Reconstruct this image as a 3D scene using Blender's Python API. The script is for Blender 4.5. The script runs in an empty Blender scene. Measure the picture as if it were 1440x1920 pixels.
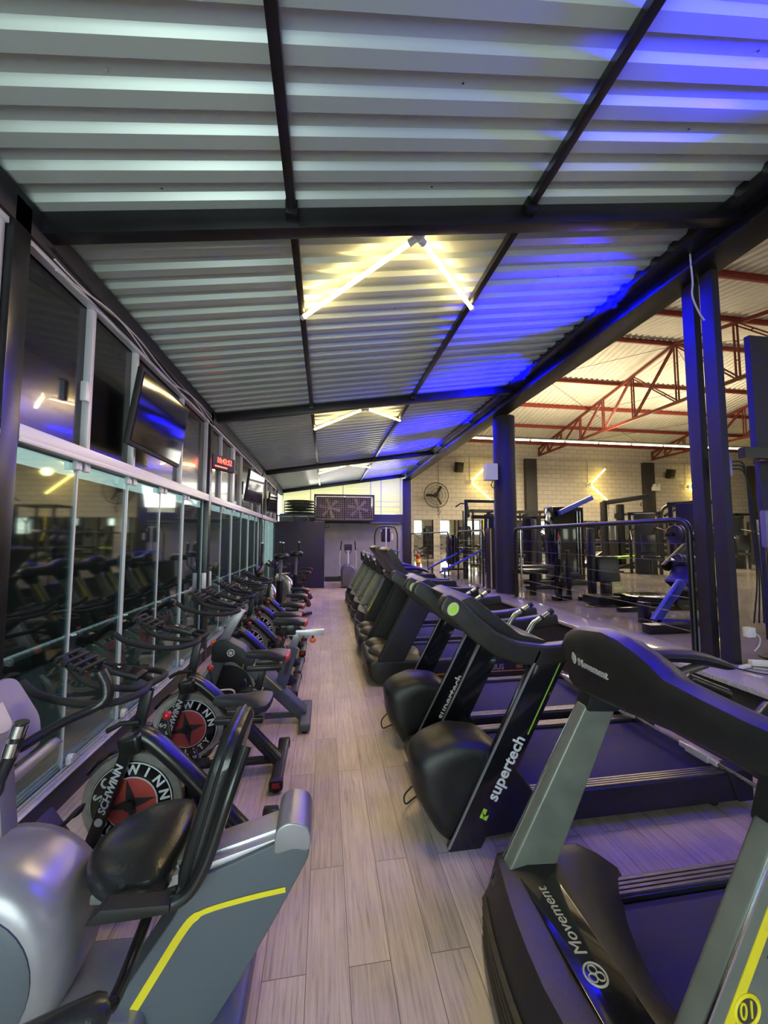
import bpy, bmesh, math, random
from mathutils import Vector, Matrix, Euler
random.seed(7)
PI = math.pi
R = math.radians
SC = bpy.context.scene
COL = SC.collection

# ------------------------------------------------------------------ camera
cam_d = bpy.data.cameras.new('camera')
cam = bpy.data.objects.new('camera', cam_d)
COL.objects.link(cam)
SC.camera = cam
cam_d.sensor_fit = 'HORIZONTAL'
cam_d.sensor_width = 36
cam_d.lens = 36 * 720 / 1440
cam_d.clip_start = 0.02
cam.location = (0, 0, 1.6)
cam.rotation_euler = (R(90 + 3.9), 0, R(-8.7))

# ------------------------------------------------------------------ colour management, daylight
SC.view_settings.view_transform = 'Standard'
SC.view_settings.look = 'None'
SC.view_settings.gamma = 1
SC.view_settings.exposure = 0.75
world = bpy.data.worlds.new('world')
SC.world = world
world.use_nodes = True
bg = world.node_tree.nodes['Background']
bg.inputs[0].default_value = (0.80, 0.95, 0.90, 1)
bg.inputs[1].default_value = 1.9


def lamp(kind, name, loc, rot=(0, 0, 0), energy=10, color=(1, 1, 1), **kw):
    d = bpy.data.lights.new(name, kind)
    d.energy = energy
    d.color = color
    for k, v in kw.items():
        setattr(d, k, v)
    o = bpy.data.objects.new(name, d)
    COL.objects.link(o)
    o.location = loc
    o.rotation_euler = rot
    return o


# added daylight fill at an assumed opening behind the viewer, plus louvre daylight
lamp('AREA', 'rear_daylight_fill', (-0.75, -2.3, 1.7), (R(90), 0, 0), 50, (0.80, 1.0, 0.93), shape='RECTANGLE', size=1.5, size_y=2.4)
lamp('AREA', 'louvre_daylight', (1.2, 14.2, 3.1), (R(-70), 0, 0), 40, (1.0, 0.96, 0.82), shape='RECTANGLE', size=3.5, size_y=0.9)
# warm hall lighting (the tube lamp row under the hall roof, and an added near fill)
lamp('AREA', 'hall_lamp_light', (9.5, 12, 4.86), (0, 0, 0), 560, (1.0, 0.82, 0.52), shape='RECTANGLE', size=9, size_y=0.3)
lamp('AREA', 'hall_roof_wash', (10, 12, 5.05), (R(180), 0, 0), 230, (1.0, 0.80, 0.46), shape='RECTANGLE', size=9, size_y=0.3)
lamp('AREA', 'hall_fill_light_rear', (10.5, 4.5, 4.88), (0, 0, 0), 160, (1.0, 0.84, 0.62), shape='RECTANGLE', size=6, size_y=0.3)  # added fill with no seen fixture; the near tube row was made for it

# ------------------------------------------------------------------ materials
MATS = {}


def mat(name, col, rough=0.5, metal=0.0, emit=None, es=0.0, noise=0.0, nscale=8, bump=0.0, bscale=200, coat=0.0, spec=0.5):
    m = bpy.data.materials.new(name)
    m.use_nodes = True
    nt = m.node_tree
    b = nt.nodes['Principled BSDF']
    b.inputs['Base Color'].default_value = (*col, 1)
    b.inputs['Roughness'].default_value = rough
    b.inputs['Metallic'].default_value = metal
    b.inputs['Specular IOR Level'].default_value = spec
    b.inputs['Coat Weight'].default_value = coat
    if emit:
        b.inputs['Emission Color'].default_value = (*emit, 1)
        b.inputs['Emission Strength'].default_value = es
    if noise or bump:
        tc = nt.nodes.new('ShaderNodeTexCoord')
    if noise:
        n = nt.nodes.new('ShaderNodeTexNoise')
        n.inputs['Scale'].default_value = nscale
        n.inputs['Detail'].default_value = 1.5
        nt.links.new(tc.outputs['Object'], n.inputs['Vector'])
        r = nt.nodes.new('ShaderNodeMapRange')
        r.inputs['From Min'].default_value = 0.3
        r.inputs['From Max'].default_value = 0.7
        r.inputs['To Min'].default_value = 1 - noise
        r.inputs['To Max'].default_value = 1 + noise
        nt.links.new(n.outputs['Fac'], r.inputs['Value'])
        mx = nt.nodes.new('ShaderNodeVectorMath')
        mx.operation = 'SCALE'
        mx.inputs[0].default_value = col
        nt.links.new(r.outputs[0], mx.inputs['Scale'])
        nt.links.new(mx.outputs[0], b.inputs['Base Color'])
        r2 = nt.nodes.new('ShaderNodeMapRange')
        r2.inputs['From Min'].default_value = 0.3
        r2.inputs['From Max'].default_value = 0.7
        r2.inputs['To Min'].default_value = max(0.02, rough - 0.03)
        r2.inputs['To Max'].default_value = min(1, rough + 0.03)
        nt.links.new(n.outputs['Fac'], r2.inputs['Value'])
        nt.links.new(r2.outputs[0], b.inputs['Roughness'])
    if bump:
        n2 = nt.nodes.new('ShaderNodeTexNoise')
        n2.inputs['Scale'].default_value = bscale
        nt.links.new(tc.outputs['Object'], n2.inputs['Vector'])
        bp = nt.nodes.new('ShaderNodeBump')
        bp.inputs['Strength'].default_value = bump
        bp.inputs['Distance'].default_value = 0.002
        nt.links.new(n2.outputs['Fac'], bp.inputs['Height'])
        nt.links.new(bp.outputs[0], b.inputs['Normal'])
    MATS[name] = m
    return m


M = MATS
mat('plastic', (0.011, 0.011, 0.013), 0.4, bump=0.35, bscale=500, noise=0.15)
mat('plastic_warm', (0.022, 0.02, 0.018), 0.4, bump=0.3, bscale=500, noise=0.15)
mat('matte_black', (0.009, 0.009, 0.011), 0.6, noise=0.2)
mat('gloss_black', (0.008, 0.008, 0.012), 0.12, coat=0.4)
mat('column_paint', (0.018, 0.0145, 0.018), 0.65, noise=0.1, nscale=2)
mat('steel_black', (0.012, 0.012, 0.014), 0.3, noise=0.2)
mat('frame_black', (0.008, 0.0075, 0.01), 0.36, noise=0.25, nscale=4)
mat('belt', (0.009, 0.008, 0.009), 0.66, spec=0.3, noise=0.2, nscale=30)
mat('rail_strip', (0.14, 0.12, 0.12), 0.32, metal=0.5, noise=0.2, nscale=20)
mat('chrome', (0.8, 0.8, 0.83), 0.12, metal=1)
mat('alu', (0.62, 0.62, 0.68), 0.3, metal=0.55, noise=0.08)
mat('alu_light', (0.72, 0.72, 0.78), 0.38, metal=0.2)
mat('grey_paint', (0.17, 0.185, 0.17), 0.4, metal=0.3, noise=0.12, nscale=12)
mat('grey_panel', (0.085, 0.10, 0.125), 0.5, bump=0.25, bscale=400)
mat('grey_plastic', (0.13, 0.13, 0.15), 0.42, bump=0.2, bscale=400)
mat('silver_paint', (0.30, 0.29, 0.33), 0.33, metal=0.4, noise=0.1)
mat('yellow', (0.75, 0.62, 0.02), 0.45)
mat('white', (0.8, 0.8, 0.8), 0.5)
mat('white_ink', (0.85, 0.88, 0.9), 0.5)
mat('grey_ink', (0.38, 0.36, 0.36), 0.5)
mat('dark_ink', (0.04, 0.04, 0.04), 0.5)
mat('lime', (0.42, 0.75, 0.05), 0.45)
mat('pale_lime', (0.55, 0.68, 0.25), 0.4)
mat('orange', (0.85, 0.16, 0.04), 0.45)
mat('orange_line', (0.7, 0.33, 0.12), 0.45)
mat('red', (0.42, 0.02, 0.02), 0.3)
mat('red_disc', (0.62, 0.10, 0.07), 0.4, noise=0.1)
mat('leather', (0.014, 0.014, 0.016), 0.3, bump=0.4, bscale=90)
mat('saddle', (0.02, 0.018, 0.022), 0.45, bump=0.2, bscale=250)
mat('saddle_red', (0.45, 0.05, 0.06), 0.45)
mat('rubber', (0.014, 0.013, 0.013), 0.75, bump=0.3, bscale=300)
mat('blue_paint', (0.05, 0.07, 0.6), 0.35)
mat('ring_steel', (0.52, 0.53, 0.52), 0.3, metal=0.75, noise=0.15, nscale=15)
mat('console_skin', (0.20, 0.17, 0.32), 0.3, noise=0.08)
mat('lcd', (0.36, 0.32, 0.46), 0.2)
mat('wall_grey', (0.33, 0.32, 0.33), 0.7, noise=0.08, nscale=3)
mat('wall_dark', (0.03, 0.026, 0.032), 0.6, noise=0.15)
mat('cabinet_dark', (0.02, 0.017, 0.028), 0.5, noise=0.1)
mat('riser', (0.028, 0.026, 0.028), 0.6, noise=0.25, nscale=20)
mat('red_steel', (0.19, 0.026, 0.018), 0.5, noise=0.2)
mat('red_steel_dark', (0.16, 0.026, 0.02), 0.5, noise=0.2)
mat('net', (0.5, 0.5, 0.55), 0.8)
mat('cable_white', (0.6, 0.6, 0.62), 0.5)
mat('green_pad', (0.3, 0.62, 0.05), 0.5)
mat('yellow_label', (0.8, 0.65, 0.05), 0.5)
mat('maroon', (0.10, 0.012, 0.02), 0.5)
mat('beige_paint', (0.65, 0.5, 0.25), 0.5)
mat('iron', (0.035, 0.03, 0.032), 0.45, noise=0.2)
mat('outside_ground', (0.05, 0.055, 0.055), 0.7, noise=0.15, nscale=4)
mat('dark_backdrop', (0.018, 0.02, 0.022), 0.8, noise=0.3, nscale=2)
mat('led_warm', (1, 0.9, 0.6), 0.4, emit=(1.0, 0.74, 0.27), es=13)
mat('led_hall', (1, 0.9, 0.6), 0.4, emit=(1.0, 0.86, 0.5), es=7)
mat('led_wall', (1, 0.9, 0.6), 0.4, emit=(1.0, 0.74, 0.16), es=6)
mat('led_blue', (0.3, 0.4, 1), 0.4, emit=(0.35, 0.5, 1.0), es=30)
mat('led_red', (1, 0.05, 0.02), 0.4, emit=(1.0, 0.04, 0.02), es=6)
mat('daylight_pane', (0.9, 0.95, 0.9), 0.3, emit=(0.85, 1.0, 0.82), es=3.0)
mat('lamp_white', (1, 1, 0.95), 0.4, emit=(0.95, 1.0, 0.9), es=9)
mat('fan_beige', (0.33, 0.26, 0.24), 0.5, noise=0.2)
mat('fan_box', (0.05, 0.035, 0.06), 0.5)


def floor_material():
    m = bpy.data.materials.new('wood_planks')
    m.use_nodes = True
    nt = m.node_tree
    N, L = nt.nodes, nt.links
    b = N['Principled BSDF']
    tc = N.new('ShaderNodeTexCoord')
    mp = N.new('ShaderNodeMapping')
    mp.inputs['Rotation'].default_value = (0, 0, R(90))
    mp.inputs['Location'].default_value = (0.33, 0.053, 0)
    L.new(tc.outputs['Object'], mp.inputs['Vector'])
    br = N.new('ShaderNodeTexBrick')
    br.offset = 0.37
    br.inputs['Scale'].default_value = 1
    br.inputs['Brick Width'].default_value = 1.22
    br.inputs['Row Height'].default_value = 0.158
    br.inputs['Mortar Size'].default_value = 0.0016
    br.inputs['Mortar Smooth'].default_value = 0.6
    br.inputs['Color1'].default_value = (0.0, 0.0, 0.0, 1)
    br.inputs['Color2'].default_value = (1, 1, 1, 1)
    br.inputs['Mortar'].default_value = (0.5, 0.5, 0.5, 1)
    L.new(mp.outputs[0], br.inputs['Vector'])
    # grain stretched along the plank
    mp2 = N.new('ShaderNodeMapping')
    mp2.inputs['Scale'].default_value = (75, 3.2, 1)
    L.new(tc.outputs['Object'], mp2.inputs['Vector'])
    off = N.new('ShaderNodeVectorMath')
    off.operation = 'MULTIPLY_ADD'
    L.new(br.outputs['Color'], off.inputs[0])
    off.inputs[1].default_value = (9, 31, 0)
    L.new(mp2.outputs[0], off.inputs[2])
    n1 = N.new('ShaderNodeTexNoise')
    n1.inputs['Scale'].default_value = 1
    n1.inputs['Detail'].default_value = 8
    n1.inputs['Roughness'].default_value = 0.68
    n1.inputs['Distortion'].default_value = 0.6
    L.new(off.outputs[0], n1.inputs['Vector'])
    n2 = N.new('ShaderNodeTexNoise')
    n2.inputs['Scale'].default_value = 2.2
    n2.inputs['Detail'].default_value = 5
    L.new(tc.outputs['Object'], n2.inputs['Vector'])
    cr = N.new('ShaderNodeValToRGB')
    e = cr.color_ramp.elements
    e[0].position = 0.27
    e[0].color = (0.22, 0.165, 0.135, 1)
    e[1].position = 0.66
    e[1].color = (0.62, 0.50, 0.43, 1)
    k = e.new(0.44)
    k.color = (0.47, 0.375, 0.32, 1)
    L.new(n1.outputs['Fac'], cr.inputs['Fac'])
    r = N.new('ShaderNodeMapRange')
    r.inputs['To Min'].default_value = 0.62
    r.inputs['To Max'].default_value = 1.38
    L.new(n2.outputs['Fac'], r.inputs['Value'])
    sc = N.new('ShaderNodeVectorMath')
    sc.operation = 'SCALE'
    L.new(cr.outputs[0], sc.inputs[0])
    L.new(r.outputs[0], sc.inputs['Scale'])
    pv = N.new('ShaderNodeMapRange')
    pv.inputs['To Min'].default_value = 0.86
    pv.inputs['To Max'].default_value = 1.1
    L.new(br.outputs['Color'], pv.inputs['Value'])
    sc2 = N.new('ShaderNodeVectorMath')
    sc2.operation = 'SCALE'
    L.new(sc.outputs[0], sc2.inputs[0])
    L.new(pv.outputs[0], sc2.inputs['Scale'])
    mx = N.new('ShaderNodeMix')
    mx.data_type = 'RGBA'
    L.new(br.outputs['Fac'], mx.inputs['Factor'])
    L.new(sc2.outputs[0], mx.inputs['A'])
    mx.inputs['B'].default_value = (0.05, 0.04, 0.035, 1)
    L.new(mx.outputs['Result'], b.inputs['Base Color'])
    rr = N.new('ShaderNodeMapRange')
    rr.inputs['To Min'].default_value = 0.3
    rr.inputs['To Max'].default_value = 0.5
    L.new(n1.outputs['Fac'], rr.inputs['Value'])
    L.new(rr.outputs[0], b.inputs['Roughness'])
    bp = N.new('ShaderNodeBump')
    bp.inputs['Strength'].default_value = 0.35
    bp.inputs['Distance'].default_value = 0.003
    L.new(n1.outputs['Fac'], bp.inputs['Height'])
    L.new(bp.outputs[0], b.inputs['Normal'])
    M['wood_planks'] = m


def brick_material():
    m = bpy.data.materials.new('painted_block')
    m.use_nodes = True
    nt = m.node_tree
    N, L = nt.nodes, nt.links
    b = N['Principled BSDF']
    tc = N.new('ShaderNodeTexCoord')
    mp = N.new('ShaderNodeMapping')
    mp.inputs['Rotation'].default_value = (R(-90), 0, 0)
    L.new(tc.outputs['Object'], mp.inputs['Vector'])
    sp = N.new('ShaderNodeSeparateXYZ')
    L.new(tc.outputs['Object'], sp.inputs[0])
    cb = N.new('ShaderNodeCombineXYZ')
    L.new(sp.outputs['X'], cb.inputs['X'])
    L.new(sp.outputs['Z'], cb.inputs['Y'])
    br = N.new('ShaderNodeTexBrick')
    br.inputs['Scale'].default_value = 1
    br.inputs['Brick Width'].default_value = 0.46
    br.inputs['Row Height'].default_value = 0.205
    br.inputs['Mortar Size'].default_value = 0.009
    br.inputs['Mortar Smooth'].default_value = 0.3
    br.inputs['Color1'].default_value = (0.56, 0.52, 0.47, 1)
    br.inputs['Color2'].default_value = (0.50, 0.46, 0.42, 1)
    br.inputs['Mortar'].default_value = (0.26, 0.235, 0.2, 1)
    L.new(cb.outputs[0], br.inputs['Vector'])
    L.new(br.outputs['Color'], b.inputs['Base Color'])
    b.inputs['Roughness'].default_value = 0.75
    bp = N.new('ShaderNodeBump')
    bp.inputs['Strength'].default_value = 0.5
    bp.inputs['Distance'].default_value = 0.01
    bp.invert = True
    L.new(br.outputs['Fac'], bp.inputs['Height'])
    L.new(bp.outputs[0], b.inputs['Normal'])
    M['painted_block'] = m


def granite(name, c1, c2, rough, scale=120):
    m = bpy.data.materials.new(name)
    m.use_nodes = True
    nt = m.node_tree
    N, L = nt.nodes, nt.links
    b = N['Principled BSDF']
    tc = N.new('ShaderNodeTexCoord')
    n = N.new('ShaderNodeTexNoise')
    n.inputs['Scale'].default_value = scale
    n.inputs['Detail'].default_value = 4
    L.new(tc.outputs['Object'], n.inputs['Vector'])
    cr = N.new('ShaderNodeValToRGB')
    cr.color_ramp.elements[0].position = 0.38
    cr.color_ramp.elements[0].color = (*c1, 1)
    cr.color_ramp.elements[1].position = 0.6
    cr.color_ramp.elements[1].color = (*c2, 1)
    L.new(n.outputs['Fac'], cr.inputs['Fac'])
    L.new(cr.outputs[0], b.inputs['Base Color'])
    b.inputs['Roughness'].default_value = rough
    M[name] = m


def glass_material(name, tint, refl, rough=0.02):
    m = bpy.data.materials.new(name)
    m.use_nodes = True
    nt = m.node_tree
    N, L = nt.nodes, nt.links
    N.remove(N['Principled BSDF'])
    out = N['Material Output']
    tr = N.new('ShaderNodeBsdfTransparent')
    tr.inputs[0].default_value = (*tint, 1)
    gl = N.new('ShaderNodeBsdfGlossy')
    gl.inputs['Roughness'].default_value = rough
    gl.inputs['Color'].default_value = (0.9, 0.95, 0.95, 1)
    lw = N.new('ShaderNodeLayerWeight')
    lw.inputs['Blend'].default_value = 0.35
    r = N.new('ShaderNodeMapRange')
    r.inputs['To Min'].default_value = refl * 0.55
    r.inputs['To Max'].default_value = min(1, refl * 2.2)
    L.new(lw.outputs['Facing'], r.inputs['Value'])
    mx = N.new('ShaderNodeMixShader')
    L.new(r.outputs[0], mx.inputs[0])
    L.new(tr.outputs[0], mx.inputs[1])
    L.new(gl.outputs[0], mx.inputs[2])
    L.new(mx.outputs[0], out.inputs['Surface'])
    M[name] = m


def louvre_material():
    m = bpy.data.materials.new('louvre_glass')
    m.use_nodes = True
    nt = m.node_tree
    N, L = nt.nodes, nt.links
    N.remove(N['Principled BSDF'])
    out = N['Material Output']
    a = N.new('ShaderNodeBsdfTranslucent')
    a.inputs[0].default_value = (1.0, 0.93, 0.66, 1)
    c = N.new('ShaderNodeBsdfDiffuse')
    c.inputs[0].default_value = (0.8, 0.8, 0.75, 1)
    mx = N.new('ShaderNodeMixShader')
    mx.inputs[0].default_value = 0.3
    L.new(a.outputs[0], mx.inputs[1])
    L.new(c.outputs[0], mx.inputs[2])
    L.new(mx.outputs[0], out.inputs['Surface'])
    M['louvre_glass'] = m


floor_material()
brick_material()
louvre_material()
granite('granite', (0.28, 0.26, 0.28), (0.55, 0.52, 0.55), 0.08, 160)
granite('hall_tile', (0.26, 0.235, 0.22), (0.31, 0.28, 0.26), 0.09, 2)
glass_material('pane_glass', (0.42, 0.50, 0.50), 0.22, 0.04)
mat('film_black', (0.012, 0.012, 0.014), 0.2, coat=0.3)
mat('screen_black', (0.01, 0.01, 0.014), 0.07)
mat('roof_sheet', (0.50, 0.555, 0.545), 0.32, metal=0.15, noise=0.02, nscale=1.2)
mat('hall_roof_sheet', (0.5, 0.49, 0.47), 0.5, metal=0.1, noise=0.06, nscale=3)
mat('mirror', (0.75, 0.77, 0.77), 0.03, metal=1)


# ------------------------------------------------------------------ mesh builder
def rnd(pts, r, n=4):
    """round the corners of a 2D polygon"""
    out = []
    k = len(pts)
    for i in range(k):
        p0, p1, p2 = Vector(pts[i - 1]), Vector(pts[i]), Vector(pts[(i + 1) % k])
        a, b = (p0 - p1), (p2 - p1)
        rr = r[i] if isinstance(r, (list, tuple)) else r
        d = min(rr, a.length * 0.45, b.length * 0.45)
        if d < 1e-5:
            out.append(tuple(p1))
            continue
        A, B = p1 + a.normalized() * d, p1 + b.normalized() * d
        for j in range(n + 1):
            t = j / n
            out.append(tuple(A * (1 - t) ** 2 + p1 * 2 * t * (1 - t) + B * t * t))
    return out


def bez(pts, n=8):
    """Catmull-Rom through 3D points"""
    P = [Vector(p) for p in pts]
    P = [P[0] * 2 - P[1]] + P + [P[-1] * 2 - P[-2]]
    o = []
    for i in range(1, len(P) - 2):
        for j in range(n):
            t = j / n
            a, b, c, d = P[i - 1:i + 3]
            o.append(0.5 * ((2 * b) + (c - a) * t + (2 * a - 5 * b + 4 * c - d) * t * t + (3 * b - a - 3 * c + d) * t ** 3))
    o.append(P[-2])
    return o


class MB:
    def __init__(self):
        self.bm = bmesh.new()

    def face(self, vs):
        try:
            return self.bm.faces.new(vs)
        except ValueError:
            return None

    def box(self, c, s, rot=None):
        c = Vector(c)
        hx, hy, hz = s[0] / 2, s[1] / 2, s[2] / 2
        m = Euler(rot).to_matrix() if rot else Matrix.Identity(3)
        v = [self.bm.verts.new(c + m @ Vector((x * hx, y * hy, z * hz))) for x in (-1, 1) for y in (-1, 1) for z in (-1, 1)]
        for f in ((0, 1, 3, 2), (4, 6, 7, 5), (0, 4, 5, 1), (2, 3, 7, 6), (0, 2, 6, 4), (1, 5, 7, 3)):
            self.face([v[i] for i in f])
        return self

    def loft(self, rings, cap=True, closed=False):
        vs = [[self.bm.verts.new(Vector(p)) for p in r] for r in rings]
        k = len(vs[0])
        n = len(vs)
        for i in range(n if closed else n - 1):
            a, b = vs[i], vs[(i + 1) % n]
            for j in range(k):
                self.face([a[j], a[(j + 1) % k], b[(j + 1) % k], b[j]])
        if cap and not closed:
            self.face(list(reversed(vs[0])))
            self.face(vs[-1])
        return self

    def prism(self, pts, a, b, axis='y'):
        f = {'y': lambda p, t: (p[0], t, p[1]), 'x': lambda p, t: (t, p[0], p[1]), 'z': lambda p, t: (p[0], p[1], t)}[axis]
        return self.loft([[f(p, a) for p in pts], [f(p, b) for p in pts]])

    def ylo(self, secs):
        """sections [(y, scale, pts)] lofted along y, pts (x,z)"""
        rs = []
        for y, s, pts in secs:
            cx = sum(p[0] for p in pts) / len(pts)
            cz = sum(p[1] for p in pts) / len(pts)
            rs.append([(cx + (p[0] - cx) * s, y, cz + (p[1] - cz) * s) for p in pts])
        return self.loft(rs)

    def tube(self, pts, r, seg=10, closed=False, flat=1.0):
        P = [Vector(p) for p in pts]
        n = len(P)
        rings = []
        up = None
        for i in range(n):
            if closed:
                t = (P[(i + 1) % n] - P[i - 1]).normalized()
            else:
                t = (P[min(i + 1, n - 1)] - P[max(i - 1, 0)]).normalized()
            if up is None:
                up = Vector((0, 0, 1)) if abs(t.z) < 0.9 else Vector((1, 0, 0))
            s = t.cross(up)
            if s.length < 1e-6:
                s = t.orthogonal()
            s.normalize()
            up = s.cross(t).normalized()
            rr = r[i] if isinstance(r, (list, tuple)) else r
            rings.append([P[i] + (s * math.cos(2 * PI * k / seg) * rr + up * math.sin(2 * PI * k / seg) * rr * flat) for k in range(seg)])
        return self.loft(rings, closed=closed)

    def rod(self, a, b, r, seg=10):
        return self.tube([a, b], r, seg)

    def bar(self, a, b, w, h, side=(0, 1, 0)):
        """rectangular bar from a to b, w across `side`, h the other way"""
        a, b = Vector(a), Vector(b)
        t = (b - a).normalized()
        s = Vector(side)
        s = (s - t * s.dot(t)).normalized()
        u = t.cross(s)
        q = [(-1, -1), (1, -1), (1, 1), (-1, 1)]
        return self.loft([[p + s * x * w / 2 + u * y * h / 2 for x, y in q] for p in (a, b)])

    def lathe(self, prof, c=(0, 0, 0), axis='z', seg=32):
        f = {'z': lambda r, a, h: (r * math.cos(a), r * math.sin(a), h), 'y': lambda r, a, h: (r * math.cos(a), h, r * math.sin(a)), 'x': lambda r, a, h: (h, r * math.cos(a), r * math.sin(a))}[axis]
        c = Vector(c)
        return self.loft([[c + Vector(f(r, 2 * PI * k / seg, h)) for k in range(seg)] for r, h in prof])

    def disc(self, c, r, t, axis='y', seg=32):
        return self.lathe([(r, -t / 2), (r, t / 2)], c, axis, seg)

    def ring(self, c, R0, r, axis='y', seg=36, ts=8):
        pts = []
        for k in range(seg):
            a = 2 * PI * k / seg
            d = {'y': (math.cos(a), 0, math.sin(a)), 'z': (math.cos(a), math.sin(a), 0), 'x': (0, math.cos(a), math.sin(a))}[axis]
            pts.append(Vector(c) + Vector(d) * R0)
        return self.tube(pts, r, ts, closed=True)

    def ell(self, c, rad, rot=None, seg=20, rings=12, p=1.0):
        m = Euler(rot).to_matrix() if rot else Matrix.Identity(3)
        rs = []
        for i in range(1, rings):
            th = PI * i / rings
            rs.append([Vector(c) + m @ Vector((rad[0] * math.sin(th) * math.cos(2 * PI * k / seg), rad[1] * math.sin(th) * math.sin(2 * PI * k / seg), -rad[2] * math.cos(th))) for k in range(seg)])
        return self.loft(rs)

    def slab(self, outline, z0, z1, M4, puff=0.0, steps=4):
        """cushion: 2D outline raised from z0 to z1 with rounded rim, placed by matrix"""
        cx = sum(p[0] for p in outline) / len(outline)
        cy = sum(p[1] for p in outline) / len(outline)
        rs = []
        h = z1 - z0
        prof = [(0.93, 0.0), (1.0, 0.22), (1.0, 0.6), (0.97, 0.82), (0.88, 0.95), (0.6, 1.0 + puff), (0.2, 1.0 + puff * 1.3)]
        for s, t in prof:
            rs.append([M4 @ Vector((cx + (p[0] - cx) * s, cy + (p[1] - cy) * s, z0 + h * t)) for p in outline])
        return self.loft(rs)

    def build(self, name, m, parent=None, bevel=0.0, smooth=40, seg=2):
        bm = self.bm
        bmesh.ops.remove_doubles(bm, verts=bm.verts, dist=1e-6)
        bmesh.ops.recalc_face_normals(bm, faces=bm.faces)
        if bevel:
            es = [e for e in bm.edges if len(e.link_faces) == 2 and e.calc_face_angle(0) > R(32)]
            if es:
                bmesh.ops.bevel(bm, geom=es, offset=bevel, segments=seg, profile=0.6, affect='EDGES', clamp_overlap=True)
        me = bpy.data.meshes.new(name)
        bm.to_mesh(me)
        bm.free()
        me.materials.append(M[m] if isinstance(m, str) else m)
        if smooth:
            for p in me.polygons:
                p.use_smooth = True
            me.set_sharp_from_angle(angle=R(smooth))
        o = bpy.data.objects.new(name, me)
        COL.objects.link(o)
        if parent:
            o.parent = parent
        return o


def thing(name, label, cat, loc=(0, 0, 0), rz=0, group=None):
    o = bpy.data.objects.new(name, None)
    o.empty_display_size = 0.1
    COL.objects.link(o)
    o.location = loc
    o.rotation_euler = (0, 0, rz)
    o['label'] = label
    o['category'] = cat
    if group:
        o['group'] = group
    return o


def tag(o, label, cat, group=None):
    o['label'] = label
    o['category'] = cat
    if group:
        o['group'] = group
    return o


def struct(o):
    o['kind'] = 'structure'
    return o


def copy_tree(o, parent=None):
    c = o.copy()
    COL.objects.link(c)
    if parent:
        c.parent = parent
    for ch in list(o.children):
        copy_tree(ch, c)
    return c


def dup(root, loc, rz=0, label=None, group=None):
    c = copy_tree(root)
    c.location = loc
    c.rotation_euler = (0, 0, rz)
    if label:
        c['label'] = label
    if group:
        c['group'] = group
    elif 'group' in c:
        del c['group']
    return c


def letters(name, s, size, M4, m, parent=None, ext=0.0015, shear=0.0, space=1.0, align='LEFT', bold=0.0, sx=1.0):
    """raised lettering turned into one mesh, placed by a matrix (text lies in local xy)"""
    cu = bpy.data.curves.new(name, 'FONT')
    cu.body = s
    cu.size = size
    cu.extrude = ext
    cu.shear = shear
    cu.space_character = space
    cu.align_x = align
    cu.align_y = 'CENTER'
    cu.offset = bold
    cu.resolution_u = 3
    tmp = bpy.data.objects.new(name + '_curve', cu)
    COL.objects.link(tmp)
    me = bpy.data.meshes.new_from_object(tmp)
    bpy.data.objects.remove(tmp)
    me.transform(Matrix.Diagonal((sx, 1, 1, 1)))
    me.transform(M4)
    me.name = name
    me.materials.clear()
    me.materials.append(M[m])
    o = bpy.data.objects.new(name, me)
    COL.objects.link(o)
    if parent:
        o.parent = parent
    return o


def frame(origin, xdir, ydir):
    x = Vector(xdir).normalized()
    y = Vector(ydir)
    y = (y - x * y.dot(x)).normalized()
    z = x.cross(y)
    m = Matrix((x, y, z)).transposed().to_4x4()
    m.translation = Vector(origin)
    return m


# ================================================================== THE PLACE
def zr(x):
    """underside height of the lean-to roof"""
    return 3.37 + 0.153 * (x + 1.6)


YN, YF = -2.5, 14.5
XL, XR = -1.6, 3.0
ZP = 0.6          # level of the raised hall

struct(MB().box(((XL - 0.1 + 2.86) / 2, (YN + YF) / 2, -0.05), (2.96 - XL, YF - YN + 0.2, 0.1)).build('floor', 'wood_planks'))
struct(MB().box((-3.2, 11, -0.09), (3.0, 30, 0.1)).build('floor_outside', 'outside_ground'))
struct(MB().box((-3.6, 10, 1.2), (0.05, 26, 2.55)).build('backdrop_outside', 'dark_backdrop'))  # added dark backdrop, cut so sky shows above it and past its end

# corrugated lean-to roof: ribs run across the aisle
def corrugated(a0, a1, mk, pitch=0.18, h=0.032, lo=0.07, fl=0.022, t=0.004):
    prof = []
    s = a0
    while s < a1:
        prof += [(s, 0), (s + lo, 0), (s + lo + fl, h), (s + pitch - fl, h)]
        s += pitch
    m = MB()
    for dz in (0,):
        rows = [[m.bm.verts.new(mk(p, e, dz)) for p in prof] for e in (0, 1)]
        for i in range(len(prof) - 1):
            m.face([rows[0][i], rows[0][i + 1], rows[1][i + 1], rows[1][i]])
    return m


def roof_pt(p, e, dz):
    x = XL - 0.25 if e == 0 else XR + 0.05
    return (x, p[0], zr(x) + p[1])


ceil_o = corrugated(YN, YF + 0.3, roof_pt).build('ceiling', 'roof_sheet', smooth=0)
sm = ceil_o.modifiers.new('thick', 'SOLIDIFY')
sm.thickness = 0.003
sm.offset = 1
struct(ceil_o)
# screws along the sheets
m = MB()
for y in [YN + 0.18 * k + 0.13 for k in range(94)]:
    for x in (-0.9, 0.62, 2.05):
        if (int(y * 7) + int(x * 3)) % 3 == 0:
            m.disc((x, y, zr(x) + 0.028), 0.006, 0.006, 'z', 6)
for x in ():
    pass
struct(m.build('trim_30', 'chrome'))

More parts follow.
